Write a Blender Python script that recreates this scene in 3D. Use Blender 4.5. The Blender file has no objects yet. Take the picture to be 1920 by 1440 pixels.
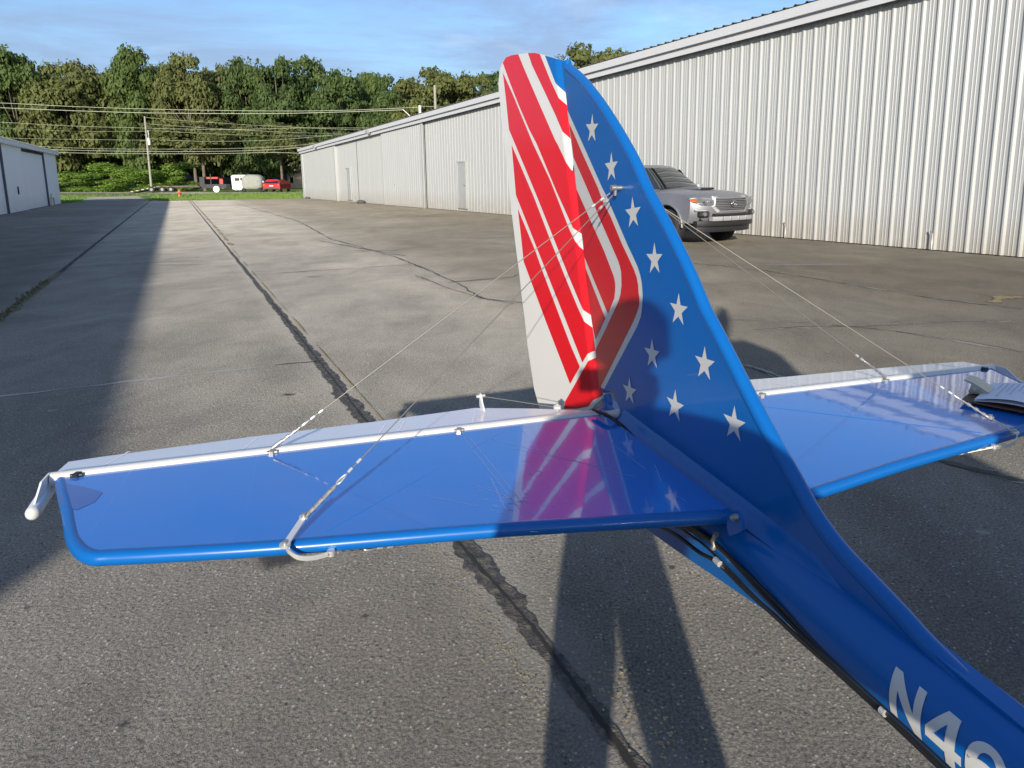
import bpy, bmesh, math, random
import numpy as np
from mathutils import Vector, Matrix, noise
R = math.radians
random.seed(7); rng = np.random.default_rng(7)
C = bpy.context.scene.collection
SC = bpy.context.scene
# ------------------------------------------------------------------ camera
CF, PITCH, ROLL, CX, CY = 1301., .178, -.010, 1003., 567.
CAMZ = 1.5
_F = Vector((0, math.cos(PITCH), -math.sin(PITCH))); _U = Vector((0, math.sin(PITCH), math.cos(PITCH))); _R = Vector((1, 0, 0))
CR = _R * math.cos(ROLL) + _U * math.sin(ROLL); CU = -_R * math.sin(ROLL) + _U * math.cos(ROLL)
cd = bpy.data.cameras.new('camera'); cam = bpy.data.objects.new('camera', cd); C.objects.link(cam)
cam.matrix_world = Matrix(((CR.x, CU.x, -_F.x, 0), (CR.y, CU.y, -_F.y, 0), (CR.z, CU.z, -_F.z, CAMZ), (0, 0, 0, 1)))
cd.sensor_width = 36; cd.lens = CF / 1920 * 36; cd.shift_x = (960 - CX) / 1920; cd.shift_y = (CY - 720) / 1920
cd.clip_start = .02; cd.clip_end = 2000
SC.camera = cam
SC.render.resolution_x = 1024; SC.render.resolution_y = 768
# ------------------------------------------------------------------ light
SUNV = Vector((.0735, .9590, -.2735)).normalized()      # direction the sunlight travels
sun_el = math.asin(-SUNV.z); sun_az = math.atan2(-SUNV.x, -SUNV.y)
w = bpy.data.worlds.new('World'); SC.world = w; w.use_nodes = True
nt = w.node_tree; nt.nodes.clear()
sky = nt.nodes.new('ShaderNodeTexSky'); sky.sky_type = 'NISHITA'; sky.sun_disc = False
sky.sun_elevation = sun_el; sky.sun_rotation = sun_az; sky.air_density = 1.0; sky.dust_density = .6; sky.ozone_density = 4.0
tc = nt.nodes.new('ShaderNodeTexCoord'); mp = nt.nodes.new('ShaderNodeMapping'); mp.inputs['Scale'].default_value = (1.0, 1.0, 4.2)
mp.inputs['Location'].default_value = (.35, .1, .2)
nz = nt.nodes.new('ShaderNodeTexNoise'); nz.inputs['Scale'].default_value = 1.9; nz.inputs['Detail'].default_value = 9; nz.inputs['Roughness'].default_value = .62; nz.inputs['Distortion'].default_value = .35
rp = nt.nodes.new('ShaderNodeValToRGB'); rp.color_ramp.elements[0].position = .40; rp.color_ramp.elements[1].position = .60
rp.color_ramp.elements[0].color = (0, 0, 0, 1); rp.color_ramp.elements[1].color = (.75, .75, .75, 1)
mx = nt.nodes.new('ShaderNodeMix'); mx.data_type = 'RGBA'; mx.inputs[7].default_value = (1.75, 2.25, 3.4, 1)
bg = nt.nodes.new('ShaderNodeBackground'); bg.inputs[1].default_value = .145
wo = nt.nodes.new('ShaderNodeOutputWorld')
L = nt.links.new
L(tc.outputs['Generated'], mp.inputs[0]); L(mp.outputs[0], nz.inputs['Vector']); L(nz.outputs['Fac'], rp.inputs[0]); L(rp.outputs[0], mx.inputs[0])
n2 = nt.nodes.new('ShaderNodeTexNoise'); n2.inputs['Scale'].default_value = 5.5; n2.inputs['Detail'].default_value = 10; n2.inputs['Roughness'].default_value = .6; n2.inputs['Distortion'].default_value = .5
mp2 = nt.nodes.new('ShaderNodeMapping'); mp2.inputs['Scale'].default_value = (1, 1, 3.0); mp2.inputs['Location'].default_value = (1.3, .4, .0); L(tc.outputs['Generated'], mp2.inputs[0]); L(mp2.outputs[0], n2.inputs['Vector'])
r2 = nt.nodes.new('ShaderNodeValToRGB'); r2.color_ramp.elements[0].position = .60; r2.color_ramp.elements[1].position = .82; r2.color_ramp.elements[1].color = (.4, .4, .4, 1); L(n2.outputs['Fac'], r2.inputs[0])
m2 = nt.nodes.new('ShaderNodeMix'); m2.data_type = 'RGBA'; m2.inputs[7].default_value = (4.4, 4.7, 5.4, 1); L(r2.outputs[0], m2.inputs[0]); L(mx.outputs[2], m2.inputs[6])
L(sky.outputs[0], mx.inputs[6]); L(m2.outputs[2], bg.inputs[0]); L(bg.outputs[0], wo.inputs[0])
sd = bpy.data.lights.new('sun', 'SUN'); so = bpy.data.objects.new('sun', sd); C.objects.link(so)
sd.energy = 4.6; sd.angle = R(.55); sd.color = (1, .915, .78)
so.rotation_euler = SUNV.to_track_quat('-Z', 'Y').to_euler()
SC.view_settings.view_transform = 'Standard'; SC.view_settings.look = 'None'; SC.view_settings.exposure = .40; SC.view_settings.gamma = 1
SC.view_settings.use_curve_mapping = False
SC.render.engine = 'CYCLES'

# ------------------------------------------------------------------ helpers: measuring
def ray(x, y): return _F + CR * ((x - CX) / CF) - CU * ((y - CY) / CF)
CAMP = Vector((0, 0, CAMZ))
def on_plane(x, y, p0, n):
    d = ray(x, y); return CAMP + d * (((p0 - CAMP).dot(n)) / d.dot(n))
def on_ground(x, y, z=0.): return on_plane(x, y, Vector((0, 0, z)), Vector((0, 0, 1)))
def at_depth(x, y, Y):
    d = ray(x, y); return CAMP + d * (Y / d.y)
# ------------------------------------------------------------------ helpers: objects
def tag(o, label=None, cat=None, group=None, kind=None):
    if label: o['label'] = label
    if cat: o['category'] = cat
    if group: o['group'] = group
    if kind: o['kind'] = kind
    return o
def thing(name, label, cat, loc=(0, 0, 0), rz=0, group=None):
    o = bpy.data.objects.new(name, None); C.objects.link(o); o.location = loc; o.rotation_euler = (0, 0, rz); o.empty_display_size = .1
    return tag(o, label, cat, group)
def mesh(name, verts, faces, mat=None, parent=None, smooth=False):
    me = bpy.data.meshes.new(name); me.from_pydata([tuple(v) for v in verts], [], faces); me.update()
    if mat: me.materials.append(mat)
    if smooth:
        me.polygons.foreach_set('use_smooth', [True] * len(me.polygons))
    o = bpy.data.objects.new(name, me); C.objects.link(o)
    if parent: o.parent = parent
    return o
def link_copy(src, parent=None, name=None, loc=None, scale=None, rz=None):
    o = src.copy(); C.objects.link(o)
    if parent is not None: o.parent = parent
    if loc is not None: o.location = loc
    if scale is not None: o.scale = scale
    if rz is not None: o.rotation_euler = (0, 0, rz)
    return o
class MB:
    """collects simple solids into one mesh"""
    def __init__(s): s.v = []; s.f = []; s.sm = []
    def add(s, v, f, smooth=False):
        n = len(s.v); s.v += [tuple(p) for p in v]; s.f += [tuple(i + n for i in q) for q in f]; s.sm += [smooth] * len(f); return s
    def box(s, c, d, M=None, bev=0):
        x, y, z = [k / 2 for k in d]
        if bev:
            b = min(bev, x * .9, y * .9, z * .9); pts = []
            for sx in (-1, 1):
                for sy in (-1, 1):
                    for sz in (-1, 1):
                        pts += [(sx * (x - b), sy * (y - b), sz * z), (sx * (x - b), sy * y, sz * (z - b)), (sx * x, sy * (y - b), sz * (z - b))]
            bm = bmesh.new(); vs = [bm.verts.new(p) for p in pts]; bmesh.ops.convex_hull(bm, input=vs); bm.verts.index_update()
            V = [Vector(v.co) for v in bm.verts]; F = [[v.index for v in f.verts] for f in bm.faces]; bm.free()
        else:
            V = [Vector((sx * x, sy * y, sz * z)) for sx in (-1, 1) for sy in (-1, 1) for sz in (-1, 1)]
            F = [(0, 1, 3, 2), (4, 6, 7, 5), (0, 4, 5, 1), (2, 3, 7, 6), (0, 2, 6, 4), (1, 5, 7, 3)]
        V = [(M @ v if M else v) + Vector(c) for v in V]
        return s.add(V, F)
    def tube(s, pts, r, n=8, cap=True, closed=False):
        pts = [Vector(p) for p in pts]; m = len(pts)
        rs = r if isinstance(r, (list, tuple)) else [r] * m
        V = []; prev = None
        for i, p in enumerate(pts):
            if closed: t = (pts[(i + 1) % m] - pts[i - 1]).normalized()
            else: t = (pts[min(i + 1, m - 1)] - pts[max(i - 1, 0)]).normalized()
            if prev is None:
                a = t.orthogonal().normalized()
            else:
                a = (prev - t * prev.dot(t)); a = a.normalized() if a.length > 1e-6 else t.orthogonal().normalized()
            prev = a; b = t.cross(a)
            for k in range(n):
                th = 2 * math.pi * k / n; V.append(p + (a * math.cos(th) + b * math.sin(th)) * rs[i])
        F = []
        for i in range(m if closed else m - 1):
            j = (i + 1) % m
            for k in range(n): F.append((i * n + k, i * n + (k + 1) % n, j * n + (k + 1) % n, j * n + k))
        s.add(V, F, True)
        if cap and not closed:
            s.add(V[:n], [tuple(range(n))[::-1]]); s.add(V[-n:], [tuple(range(n))])
        return s
    def cyl(s, a, b, r, n=12, r2=None): return s.tube([a, b], [r, r if r2 is None else r2], n)
    def prism(s, poly, f0, f1):
        """poly: 2D points; f0/f1 map (u,v)->3D for the two faces"""
        n = len(poly); V = [f0(*p) for p in poly] + [f1(*p) for p in poly]
        F = [tuple(range(n)), tuple(range(2 * n - 1, n - 1, -1))] + [(i, i + n, (i + 1) % n + n, (i + 1) % n) for i in range(n)]
        return s.add(V, F)
    def build(s, name, mat, parent=None, bevel=0):
        me = bpy.data.meshes.new(name); me.from_pydata(s.v, [], s.f); me.update()
        me.polygons.foreach_set('use_smooth', s.sm)
        if mat: me.materials.append(mat)
        bm = bmesh.new(); bm.from_mesh(me); bmesh.ops.recalc_face_normals(bm, faces=bm.faces); bm.to_mesh(me); bm.free()
        o = bpy.data.objects.new(name, me); C.objects.link(o)
        if parent: o.parent = parent
        if bevel:
            m = o.modifiers.new('b', 'BEVEL'); m.width = bevel; m.segments = 3; m.limit_method = 'ANGLE'; m.angle_limit = R(35)
        return o
def ellip(c, r, n=10, m=7, M=None):
    V = []; F = []
    for i in range(m + 1):
        ph = math.pi * i / m
        for k in range(n):
            th = 2 * math.pi * k / n; v = Vector((r[0] * math.sin(ph) * math.cos(th), r[1] * math.sin(ph) * math.sin(th), r[2] * math.cos(ph)))
            V.append((M @ v if M else v) + Vector(c))
    for i in range(m):
        for k in range(n): F.append((i * n + k, i * n + (k + 1) % n, (i + 1) * n + (k + 1) % n, (i + 1) * n + k))
    return V, F

# ------------------------------------------------------------------ materials
def mat(name, col, rough=.5, metal=0, coat=0, bump=0, bscale=20, var=0, vscale=5, spec=.5, bdist=.01, trans=0, coord='Object'):
    m = bpy.data.materials.new(name); m.use_nodes = True; t = m.node_tree; b = t.nodes['Principled BSDF']
    b.inputs['Base Color'].default_value = (*col, 1); b.inputs['Roughness'].default_value = rough; b.inputs['Metallic'].default_value = metal
    b.inputs['Coat Weight'].default_value = coat; b.inputs['Coat Roughness'].default_value = .03; b.inputs['Specular IOR Level'].default_value = spec
    b.inputs['Transmission Weight'].default_value = trans
    if var or bump:
        tc = t.nodes.new('ShaderNodeTexCoord')
    if var:
        n = t.nodes.new('ShaderNodeTexNoise'); n.inputs['Scale'].default_value = vscale; n.inputs['Detail'].default_value = 6; n.inputs['Roughness'].default_value = .6
        t.links.new(tc.outputs[coord], n.inputs['Vector'])
        x = t.nodes.new('ShaderNodeMix'); x.data_type = 'RGBA'; x.inputs[6].default_value = (*[c * (1 - var) for c in col], 1); x.inputs[7].default_value = (*[min(1, c * (1 + var)) for c in col], 1)
        t.links.new(n.outputs['Fac'], x.inputs[0]); t.links.new(x.outputs[2], b.inputs['Base Color'])
    if bump:
        n = t.nodes.new('ShaderNodeTexNoise'); n.inputs['Scale'].default_value = bscale; n.inputs['Detail'].default_value = 3
        t.links.new(tc.outputs[coord], n.inputs['Vector'])
        q = t.nodes.new('ShaderNodeBump'); q.inputs['Strength'].default_value = bump; q.inputs['Distance'].default_value = bdist
        t.links.new(n.outputs['Fac'], q.inputs['Height']); t.links.new(q.outputs[0], b.inputs['Normal'])
        if coat: t.links.new(q.outputs[0], b.inputs['Coat Normal'])
    return m
M = {}
BLUE = (.003, .115, .40)
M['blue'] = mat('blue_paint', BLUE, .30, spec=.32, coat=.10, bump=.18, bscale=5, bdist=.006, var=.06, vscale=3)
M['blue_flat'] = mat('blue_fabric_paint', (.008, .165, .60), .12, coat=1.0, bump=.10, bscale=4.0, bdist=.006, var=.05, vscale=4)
M['navy'] = mat('deep_blue_paint', (.006, .05, .22), .2, coat=.5)
M['white'] = mat('white_paint', (.62, .61, .58), .25, coat=.4, bump=.05, bscale=8, bdist=.005)
M['tape'] = mat('white_tape', (.92, .92, .92), .4)
M['white2'] = mat('white_gloss_paint', (.80, .79, .80), .22, coat=.5, bump=.05, bscale=8, bdist=.005)
M['decal_white'] = mat('white_vinyl', (.62, .61, .575), .3, coat=.25)
M['red'] = mat('red_paint', (.60, .010, .016), .25, coat=.14, var=.05, vscale=6)
M['black'] = mat('black_rubber', (.012, .012, .013), .45)
M['steel'] = mat('galvanised_steel', (.46, .43, .38), .42, metal=.75, var=.25, vscale=60)
M['wire'] = mat('steel_wire', (.27, .245, .21), .5, metal=.5)
M['alu'] = mat('bright_aluminium', (.72, .71, .68), .35, metal=.6)
M['tip'] = mat('white_plastic', (.72, .74, .74), .3)
M['wood'] = mat('brown_hardboard', (.11, .06, .035), .6, var=.3, vscale=40)
M['paper'] = mat('white_paper', (.74, .75, .80), .7)
M['ink'] = mat('printed_ink', (.45, .45, .53), .7)
M['skin'] = mat('skin', (.45, .26, .18), .55); M['shirt'] = mat('dark_shirt', (.05, .055, .08), .85); M['trousers'] = mat('dark_trousers', (.04, .045, .06), .85)
M['hair'] = mat('brown_hair', (.03, .02, .012), .7)

# wall paint with grime streaks
def wallmat(name, col, streak=.12, grime=(.30, .26, .20), rough=.45, low=.35):
    m = bpy.data.materials.new(name); m.use_nodes = True; t = m.node_tree; b = t.nodes['Principled BSDF']; b.inputs['Roughness'].default_value = rough
    ge = t.nodes.new('ShaderNodeNewGeometry'); mp = t.nodes.new('ShaderNodeMapping'); mp.inputs['Scale'].default_value = (2.2, 2.2, .25)
    n = t.nodes.new('ShaderNodeTexNoise'); n.inputs['Scale'].default_value = 2.0; n.inputs['Detail'].default_value = 7; n.inputs['Roughness'].default_value = .65
    t.links.new(ge.outputs['Position'], mp.inputs[0]); t.links.new(mp.outputs[0], n.inputs['Vector'])
    x = t.nodes.new('ShaderNodeMix'); x.data_type = 'RGBA'; x.inputs[6].default_value = (*[c * (1 - streak) for c in col], 1); x.inputs[7].default_value = (*[c * (1 + streak * .6) for c in col], 1)
    t.links.new(n.outputs['Fac'], x.inputs[0])
    sp = t.nodes.new('ShaderNodeSeparateXYZ'); t.links.new(ge.outputs['Position'], sp.inputs[0])
    mr = t.nodes.new('ShaderNodeMapRange'); mr.inputs[1].default_value = 0.; mr.inputs[2].default_value = .9; mr.inputs[3].default_value = 1; mr.inputs[4].default_value = 0
    t.links.new(sp.outputs[2], mr.inputs[0])
    n2 = t.nodes.new('ShaderNodeTexNoise'); n2.inputs['Scale'].default_value = 3.; n2.inputs['Detail'].default_value = 8
    t.links.new(ge.outputs['Position'], n2.inputs['Vector'])
    mu = t.nodes.new('ShaderNodeMath'); mu.operation = 'MULTIPLY'; t.links.new(mr.outputs[0], mu.inputs[0]); t.links.new(n2.outputs['Fac'], mu.inputs[1])
    mu2 = t.nodes.new('ShaderNodeMath'); mu2.operation = 'MULTIPLY'; mu2.inputs[1].default_value = low; t.links.new(mu.outputs[0], mu2.inputs[0])
    y = t.nodes.new('ShaderNodeMix'); y.data_type = 'RGBA'; y.inputs[7].default_value = (*grime, 1)
    t.links.new(mu2.outputs[0], y.inputs[0]); t.links.new(x.outputs[2], y.inputs[6]); t.links.new(y.outputs[2], b.inputs['Base Color'])
    return m
M['wall'] = wallmat('cream_steel_sheet', (.42, .43, .425), streak=.16, low=.95)
M['wallflat'] = wallmat('smooth_cream_sheet', (.58, .58, .55), .13, low=.8)
M['wallL'] = wallmat('white_steel_sheet', (.88, .89, .90), streak=.04, low=.35)
M['fascia'] = wallmat('white_fascia', (.58, .585, .60), .06)
M['roof'] = mat('roof_sheet', (.16, .15, .13), .5, metal=.3, var=.2, vscale=1)
M['fasciaL'] = wallmat('white_trim', (.78, .78, .78), .05)
M['dark'] = mat('dark_gap', (.02, .02, .022), .8)
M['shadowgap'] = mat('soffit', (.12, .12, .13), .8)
M['orange'] = mat('rusty_orange_door', (.66, .33, .10), .6, var=.35, vscale=2)

# ------------------------------------------------------------------ row frame of the hangars
TR = -.471
R0 = Vector((math.sin(TR), math.cos(TR), 0)); R1 = Vector((math.cos(TR), -math.sin(TR), 0))
def rc(s, t, z=0.): return R0 * s + R1 * t + Vector((0, 0, z))

# ------------------------------------------------------------------ ground
def asphalt():
    m = bpy.data.materials.new('worn_asphalt'); m.use_nodes = True; t = m.node_tree; b = t.nodes['Principled BSDF']; N = t.nodes.new; K = t.links.new
    b.inputs['Roughness'].default_value = .9; b.inputs['Specular IOR Level'].default_value = .3; b.inputs['Diffuse Roughness'].default_value = 1.0
    tc = N('ShaderNodeTexCoord')
    def noi(sc, det, ro=.6, dist=0, scale=None):
        n = N('ShaderNodeTexNoise'); n.inputs['Scale'].default_value = sc; n.inputs['Detail'].default_value = det; n.inputs['Roughness'].default_value = ro; n.inputs['Distortion'].default_value = dist
        if scale:
            mp = N('ShaderNodeMapping'); mp.inputs['Scale'].default_value = scale; mp.inputs['Rotation'].default_value = (0, 0, TR); K(tc.outputs['Object'], mp.inputs[0]); K(mp.outputs[0], n.inputs['Vector'])
        else: K(tc.outputs['Object'], n.inputs['Vector'])
        return n
    def ramp(src, *el):
        r = N('ShaderNodeValToRGB'); e = r.color_ramp.elements
        while len(e) < len(el): e.new(.5)
        for q, (p, c) in zip(e, el): q.position = p; q.color = (*c, 1) if isinstance(c, tuple) else (c, c, c, 1)
        K(src, r.inputs[0]); return r
    def mix(f, a, c, mode='MIX', fac=None):
        x = N('ShaderNodeMix'); x.data_type = 'RGBA'; x.blend_type = mode
        if f is None: x.inputs[0].default_value = fac
        else: K(f, x.inputs[0])
        for s, v in ((6, a), (7, c)):
            if isinstance(v, tuple): x.inputs[s].default_value = (*v, 1)
            else: K(v, x.inputs[s])
        return x.outputs[2]
    big = noi(.16, 6, .6, .6); med = noi(1.1, 9, .68, .5, (1.15, .8, 1)); fine = noi(95, 4, .75)
    base = ramp(big.outputs['Fac'], (.35, (.240, .224, .195)), (.52, (.288, .268, .232)), (.68, (.340, .318, .276)))
    m2 = ramp(med.outputs['Fac'], (.3, .70), (.55, 1.0), (.75, 1.22))
    c = mix(None, base.outputs[0], m2.outputs[0], 'MULTIPLY', 1.)
    f2 = ramp(fine.outputs['Fac'], (.36, .5), (.5, .97), (.64, 1.6))
    c = mix(None, c, f2.outputs[0], 'MULTIPLY', .85)
    # pale aggregate
    vo = N('ShaderNodeTexVoronoi'); vo.inputs['Scale'].default_value = 62; K(tc.outputs['Object'], vo.inputs['Vector'])
    vs = ramp(vo.outputs['Distance'], (.16, 1.), (.30, 0.)); sel = N('ShaderNodeSeparateColor'); K(vo.outputs['Color'], sel.inputs[0])
    vr = ramp(sel.outputs[0], (.72, 0.), (.86, .9)); mu = N('ShaderNodeMath'); mu.operation = 'MULTIPLY'; K(vs.outputs[0], mu.inputs[0]); K(vr.outputs[0], mu.inputs[1])
    c = mix(mu.outputs[0], c, (.62, .60, .56))
    vo2 = N('ShaderNodeTexVoronoi'); vo2.inputs['Scale'].default_value = 55; K(tc.outputs['Object'], vo2.inputs['Vector'])
    vs2 = ramp(vo2.outputs['Distance'], (.2, 1.), (.4, 0.)); s2 = N('ShaderNodeSeparateColor'); K(vo2.outputs['Color'], s2.inputs[0]); vr2 = ramp(s2.outputs[1], (.84, 0.), (.88, .8))
    mu2 = N('ShaderNodeMath'); mu2.operation = 'MULTIPLY'; K(vs2.outputs[0], mu2.inputs[0]); K(vr2.outputs[0], mu2.inputs[1])
    c = mix(mu2.outputs[0], c, (.09, .086, .084))
    # oil spots and pale scuffs
    st = noi(.75, 4, .55, 1.2); stm = ramp(st.outputs['Fac'], (.68, 0.), (.76, .55)); c = mix(stm.outputs[0], c, (.12, .115, .11))
    sc = noi(1.7, 8, .66, .5, (1.2, .9, 1)); scm = ramp(sc.outputs['Fac'], (.62, 0.), (.74, .42)); c = mix(scm.outputs[0], c, (.40, .38, .35))
    # lanes of different age: dark apron along the right hangar, dull strip at the left, darker coarse near end
    mpr = N('ShaderNodeMapping'); mpr.inputs['Rotation'].default_value = (0, 0, TR); K(tc.outputs['Object'], mpr.inputs[0]); sx = N('ShaderNodeSeparateXYZ'); K(mpr.outputs[0], sx.inputs[0])
    wob = noi(.35, 5, .6, .5)
    def lane(out, lo, hi, amp):
        a1 = N('ShaderNodeMath'); a1.operation = 'MULTIPLY_ADD'; a1.inputs[1].default_value = amp; K(wob.outputs['Fac'], a1.inputs[0]); K(out, a1.inputs[2])
        r1 = N('ShaderNodeMapRange'); r1.interpolation_type = 'SMOOTHSTEP'; r1.inputs[1].default_value = lo + amp / 2; r1.inputs[2].default_value = hi + amp / 2; K(a1.outputs[0], r1.inputs[0]); return r1.outputs[0]
    def darken(mask, c, col): return mix(mask, c, mix(None, c, col, 'MULTIPLY', 1.))
    c = darken(lane(sx.outputs[0], 2.6, 5.0, 1.6), c, (.60, .585, .55)); c = darken(lane(sx.outputs[0], 6.0, 9.5, 4), c, (.76, .74, .71))
    inv = N('ShaderNodeMath'); inv.operation = 'SUBTRACT'; inv.inputs[0].default_value = 1; K(lane(sx.outputs[0], -2.6, -1.5, .6), inv.inputs[1]); c = darken(inv.outputs[0], c, (.62, .62, .62))
    inv2 = N('ShaderNodeMath'); inv2.operation = 'SUBTRACT'; inv2.inputs[0].default_value = 1; K(lane(sx.outputs[1], 1.5, 6.5, 3), inv2.inputs[1]); c = darken(inv2.outputs[0], c, (.93, .93, .93)); c = darken(lane(sx.outputs[1], 14., 34., 6), c, (1.35, 1.33, 1.30))
    # pale dust on both sides of the main joint
    ab = N('ShaderNodeMath'); ab.operation = 'SUBTRACT'; ab.inputs[1].default_value = .93; K(sx.outputs[0], ab.inputs[0]); a2 = N('ShaderNodeMath'); a2.operation = 'ABSOLUTE'; K(ab.outputs[0], a2.inputs[0])
    wn = noi(5, 6, .7, .8); am = N('ShaderNodeMath'); am.operation = 'MULTIPLY_ADD'; am.inputs[1].default_value = .34; K(wn.outputs['Fac'], am.inputs[0]); K(a2.outputs[0], am.inputs[2])
    dm = N('ShaderNodeMapRange'); dm.inputs[1].default_value = .22; dm.inputs[2].default_value = .36; dm.inputs[3].default_value = .38; dm.inputs[4].default_value = 0; K(am.outputs[0], dm.inputs[0])
    c = mix(dm.outputs[0], c, (.36, .34, .305))
    K(c, b.inputs['Base Color'])
    bu = N('ShaderNodeBump'); bu.inputs['Strength'].default_value = 1.0; bu.inputs['Distance'].default_value = .008
    fin2 = noi(240, 3, .6); fs = N('ShaderNodeMath'); fs.operation = 'MULTIPLY_ADD'; fs.inputs[1].default_value = .6; K(fin2.outputs['Fac'], fs.inputs[0]); K(fine.outputs['Fac'], fs.inputs[2])
    ad = N('ShaderNodeMath'); ad.operation = 'ADD'; K(fs.outputs[0], ad.inputs[0])
    ms = N('ShaderNodeMath'); ms.operation = 'MULTIPLY'; ms.inputs[1].default_value = -.55; K(vo.outputs['Distance'], ms.inputs[0]); K(ms.outputs[0], ad.inputs[1])
    K(ad.outputs[0], bu.inputs['Height']); K(bu.outputs[0], b.inputs['Normal'])
    return m
M['asphalt'] = asphalt()
M['grass'] = mat('grass', (.13, .19, .035), .9, var=.5, vscale=.9, bump=.8, bscale=9, bdist=.1)
M['sealant'] = mat('crack_filler', (.085, .078, .072), .9, bump=1, bscale=120, bdist=.008, var=.0)
_t = M['sealant'].node_tree; _n = _t.nodes.new('ShaderNodeTexNoise'); _n.inputs['Scale'].default_value = 22; _n.inputs['Detail'].default_value = 8; _n.inputs['Roughness'].default_value = .75
_c = _t.nodes.new('ShaderNodeTexCoord'); _t.links.new(_c.outputs['Object'], _n.inputs['Vector']); _r = _t.nodes.new('ShaderNodeValToRGB'); _e = _r.color_ramp.elements
_e[0].position = .36; _e[0].color = (.035, .034, .036, 1); _e[1].position = .66; _e[1].color = (.22, .185, .13, 1); _m = _e.new(.5); _m.color = (.085, .078, .072, 1)
_t.links.new(_n.outputs['Fac'], _r.inputs[0]); _t.links.new(_r.outputs[0], _t.nodes['Principled BSDF'].inputs['Base Color'])
M['crackpale'] = mat('pale_filled_joint', (.40, .37, .33), .9, var=.3, vscale=30)
M['crack'] = mat('thin_dark_crack', (.03, .028, .026), .95, var=.5, vscale=18)
M['yellow'] = mat('worn_yellow_paint', (.42, .28, .09), .8, var=.5, vscale=30)
M['yellowspeck'] = mat('yellow_paint_crumbs', (.50, .38, .18), .8, var=.3, vscale=60)
M['straw'] = mat('dry_straw', (.30, .22, .11), .9, var=.6, vscale=14)
M['crackmix'] = mat('weathered_crack', (.065, .058, .045), .95, var=.75, vscale=9)
M['dust'] = mat('crack_dust', (.30, .28, .235), .95, var=.25, vscale=12)
M['weed'] = mat('dry_weeds', (.11, .10, .045), .95, var=.5, vscale=30)

def flat_sheet(name, pts, z, m, kind='structure', parent=None):
    o = mesh(name, [(p[0], p[1], z) for p in pts], [tuple(range(len(pts)))], m, parent)
    if kind: o['kind'] = kind
    return o
flat_sheet('grass_field', [(-600, -400), (600, -400), (600, 700), (-600, 700)], -.06, M['grass'])
tarm = flat_sheet('tarmac', [rc(-45, -8)[:2], rc(-45, 16)[:2], rc(6, 13.6)[:2], rc(60.5, 9.8)[:2], rc(60.5, 2)[:2], rc(61.5, -1.2)[:2], rc(72, -2.6)[:2], rc(84, -3.6)[:2], rc(84, -8)[:2], rc(70, -7.)[:2], rc(60.5, -6.)[:2], rc(60.5, -8)[:2]], 0, M['asphalt'])
# far service road
g1 = on_ground(130, 361.5); g2 = on_ground(640, 361.5)
dirr = (g2 - g1).normalized(); nr = Vector((-dirr.y, dirr.x, 0))
rd = flat_sheet('road', [(g1 - dirr * 70 - nr * 2.2)[:2], (g2 + dirr * 90 - nr * 2.2)[:2], (g2 + dirr * 90 + nr * 3)[:2], (g1 - dirr * 70 + nr * 3)[:2]], -.02, M['asphalt'])

def strip(name, path, wf, z, m, jag=.3, step=.05, seed=0, wob=0.):
    """ragged strip along a path of 2D points; wf(s)->half width"""
    r = random.Random(seed); pts = [Vector((p[0], p[1], 0)) for p in path]; V = []; F = []
    tot = 0; out = []
    for i in range(len(pts) - 1):
        a, b = pts[i], pts[i + 1]; ln = (b - a).length; k = max(1, int(ln / step))
        for j in range(k): out.append((a.lerp(b, j / k), (b - a).normalized(), tot + ln * j / k))
        tot += ln
    out.append((pts[-1], (pts[-1] - pts[-2]).normalized(), tot))
    for p, d, s in out:
        n = Vector((-d.y, d.x, 0)); h = wf(s)
        w1 = h * (1 + jag * (noise.noise((s * 4, seed, 0)) * 1.5 + noise.noise((s * 17, seed, 3)) + r.uniform(-.35, .35)))
        w2 = h * (1 + jag * (noise.noise((s * 4, seed, 9)) * 1.5 + noise.noise((s * 17, seed, 7)) + r.uniform(-.35, .35)))
        mdl = h * .5 * noise.noise((s * 1.2, seed, 5)) + wob * (noise.noise((s * 1.1, seed, 15)) + .5 * noise.noise((s * 4.3, seed, 16)) + .25 * noise.noise((s * 13, seed, 17)))
        for q in (p + n * (w1 + mdl), p - n * (max(w2, .05 * h) - mdl)): V.append((q.x, q.y, z))
    for i in range(len(out) - 1): F.append((2 * i, 2 * i + 1, 2 * i + 3, 2 * i + 2))
    o = mesh(name, V, F, m); o['kind'] = 'structure'; return o
def rows(*p): return [rc(s, t)[:2] for s, t in p]
def wmain(s):
    s = s + .3
    if s < 3.2: return .040 + .010 * math.sin(s * 3)
    if s < 11: return .054 - .003 * (s - 3)
    return .028
strip('joint_crack', rows((.2, .93), (4, .935), (9, .94), (16, .93)), wmain, .004, M['sealant'], .42, .02, 1)
strip('deep_crack', rows((.2, .935), (1.2, .915), (1.9, .945), (2.6, .92), (4, .94), (9, .945)), lambda s: .007 + .005 * noise.noise((s * 3, 1, 1)), .0046, M['crack'], .8, .012, 21)
strip('joint_crack', rows((16, .93), (35, .9), (60, .85)), lambda s: .02, .004, M['sealant'], .5, .2, 2)
for a, b, side, wd, sd_ in ((17, 60, .12, .055, 1), (4, 17, .10, .010, 2)):
    strip('painted_line', rows((a, .93 + side), (b, .9 + side)), lambda s, wd=wd: wd * max(.0, .35 + 1.5 * noise.noise((s * 1.3, 4, sd_))), .008, M['yellow'], .6, .06, 30 + sd_)
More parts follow.
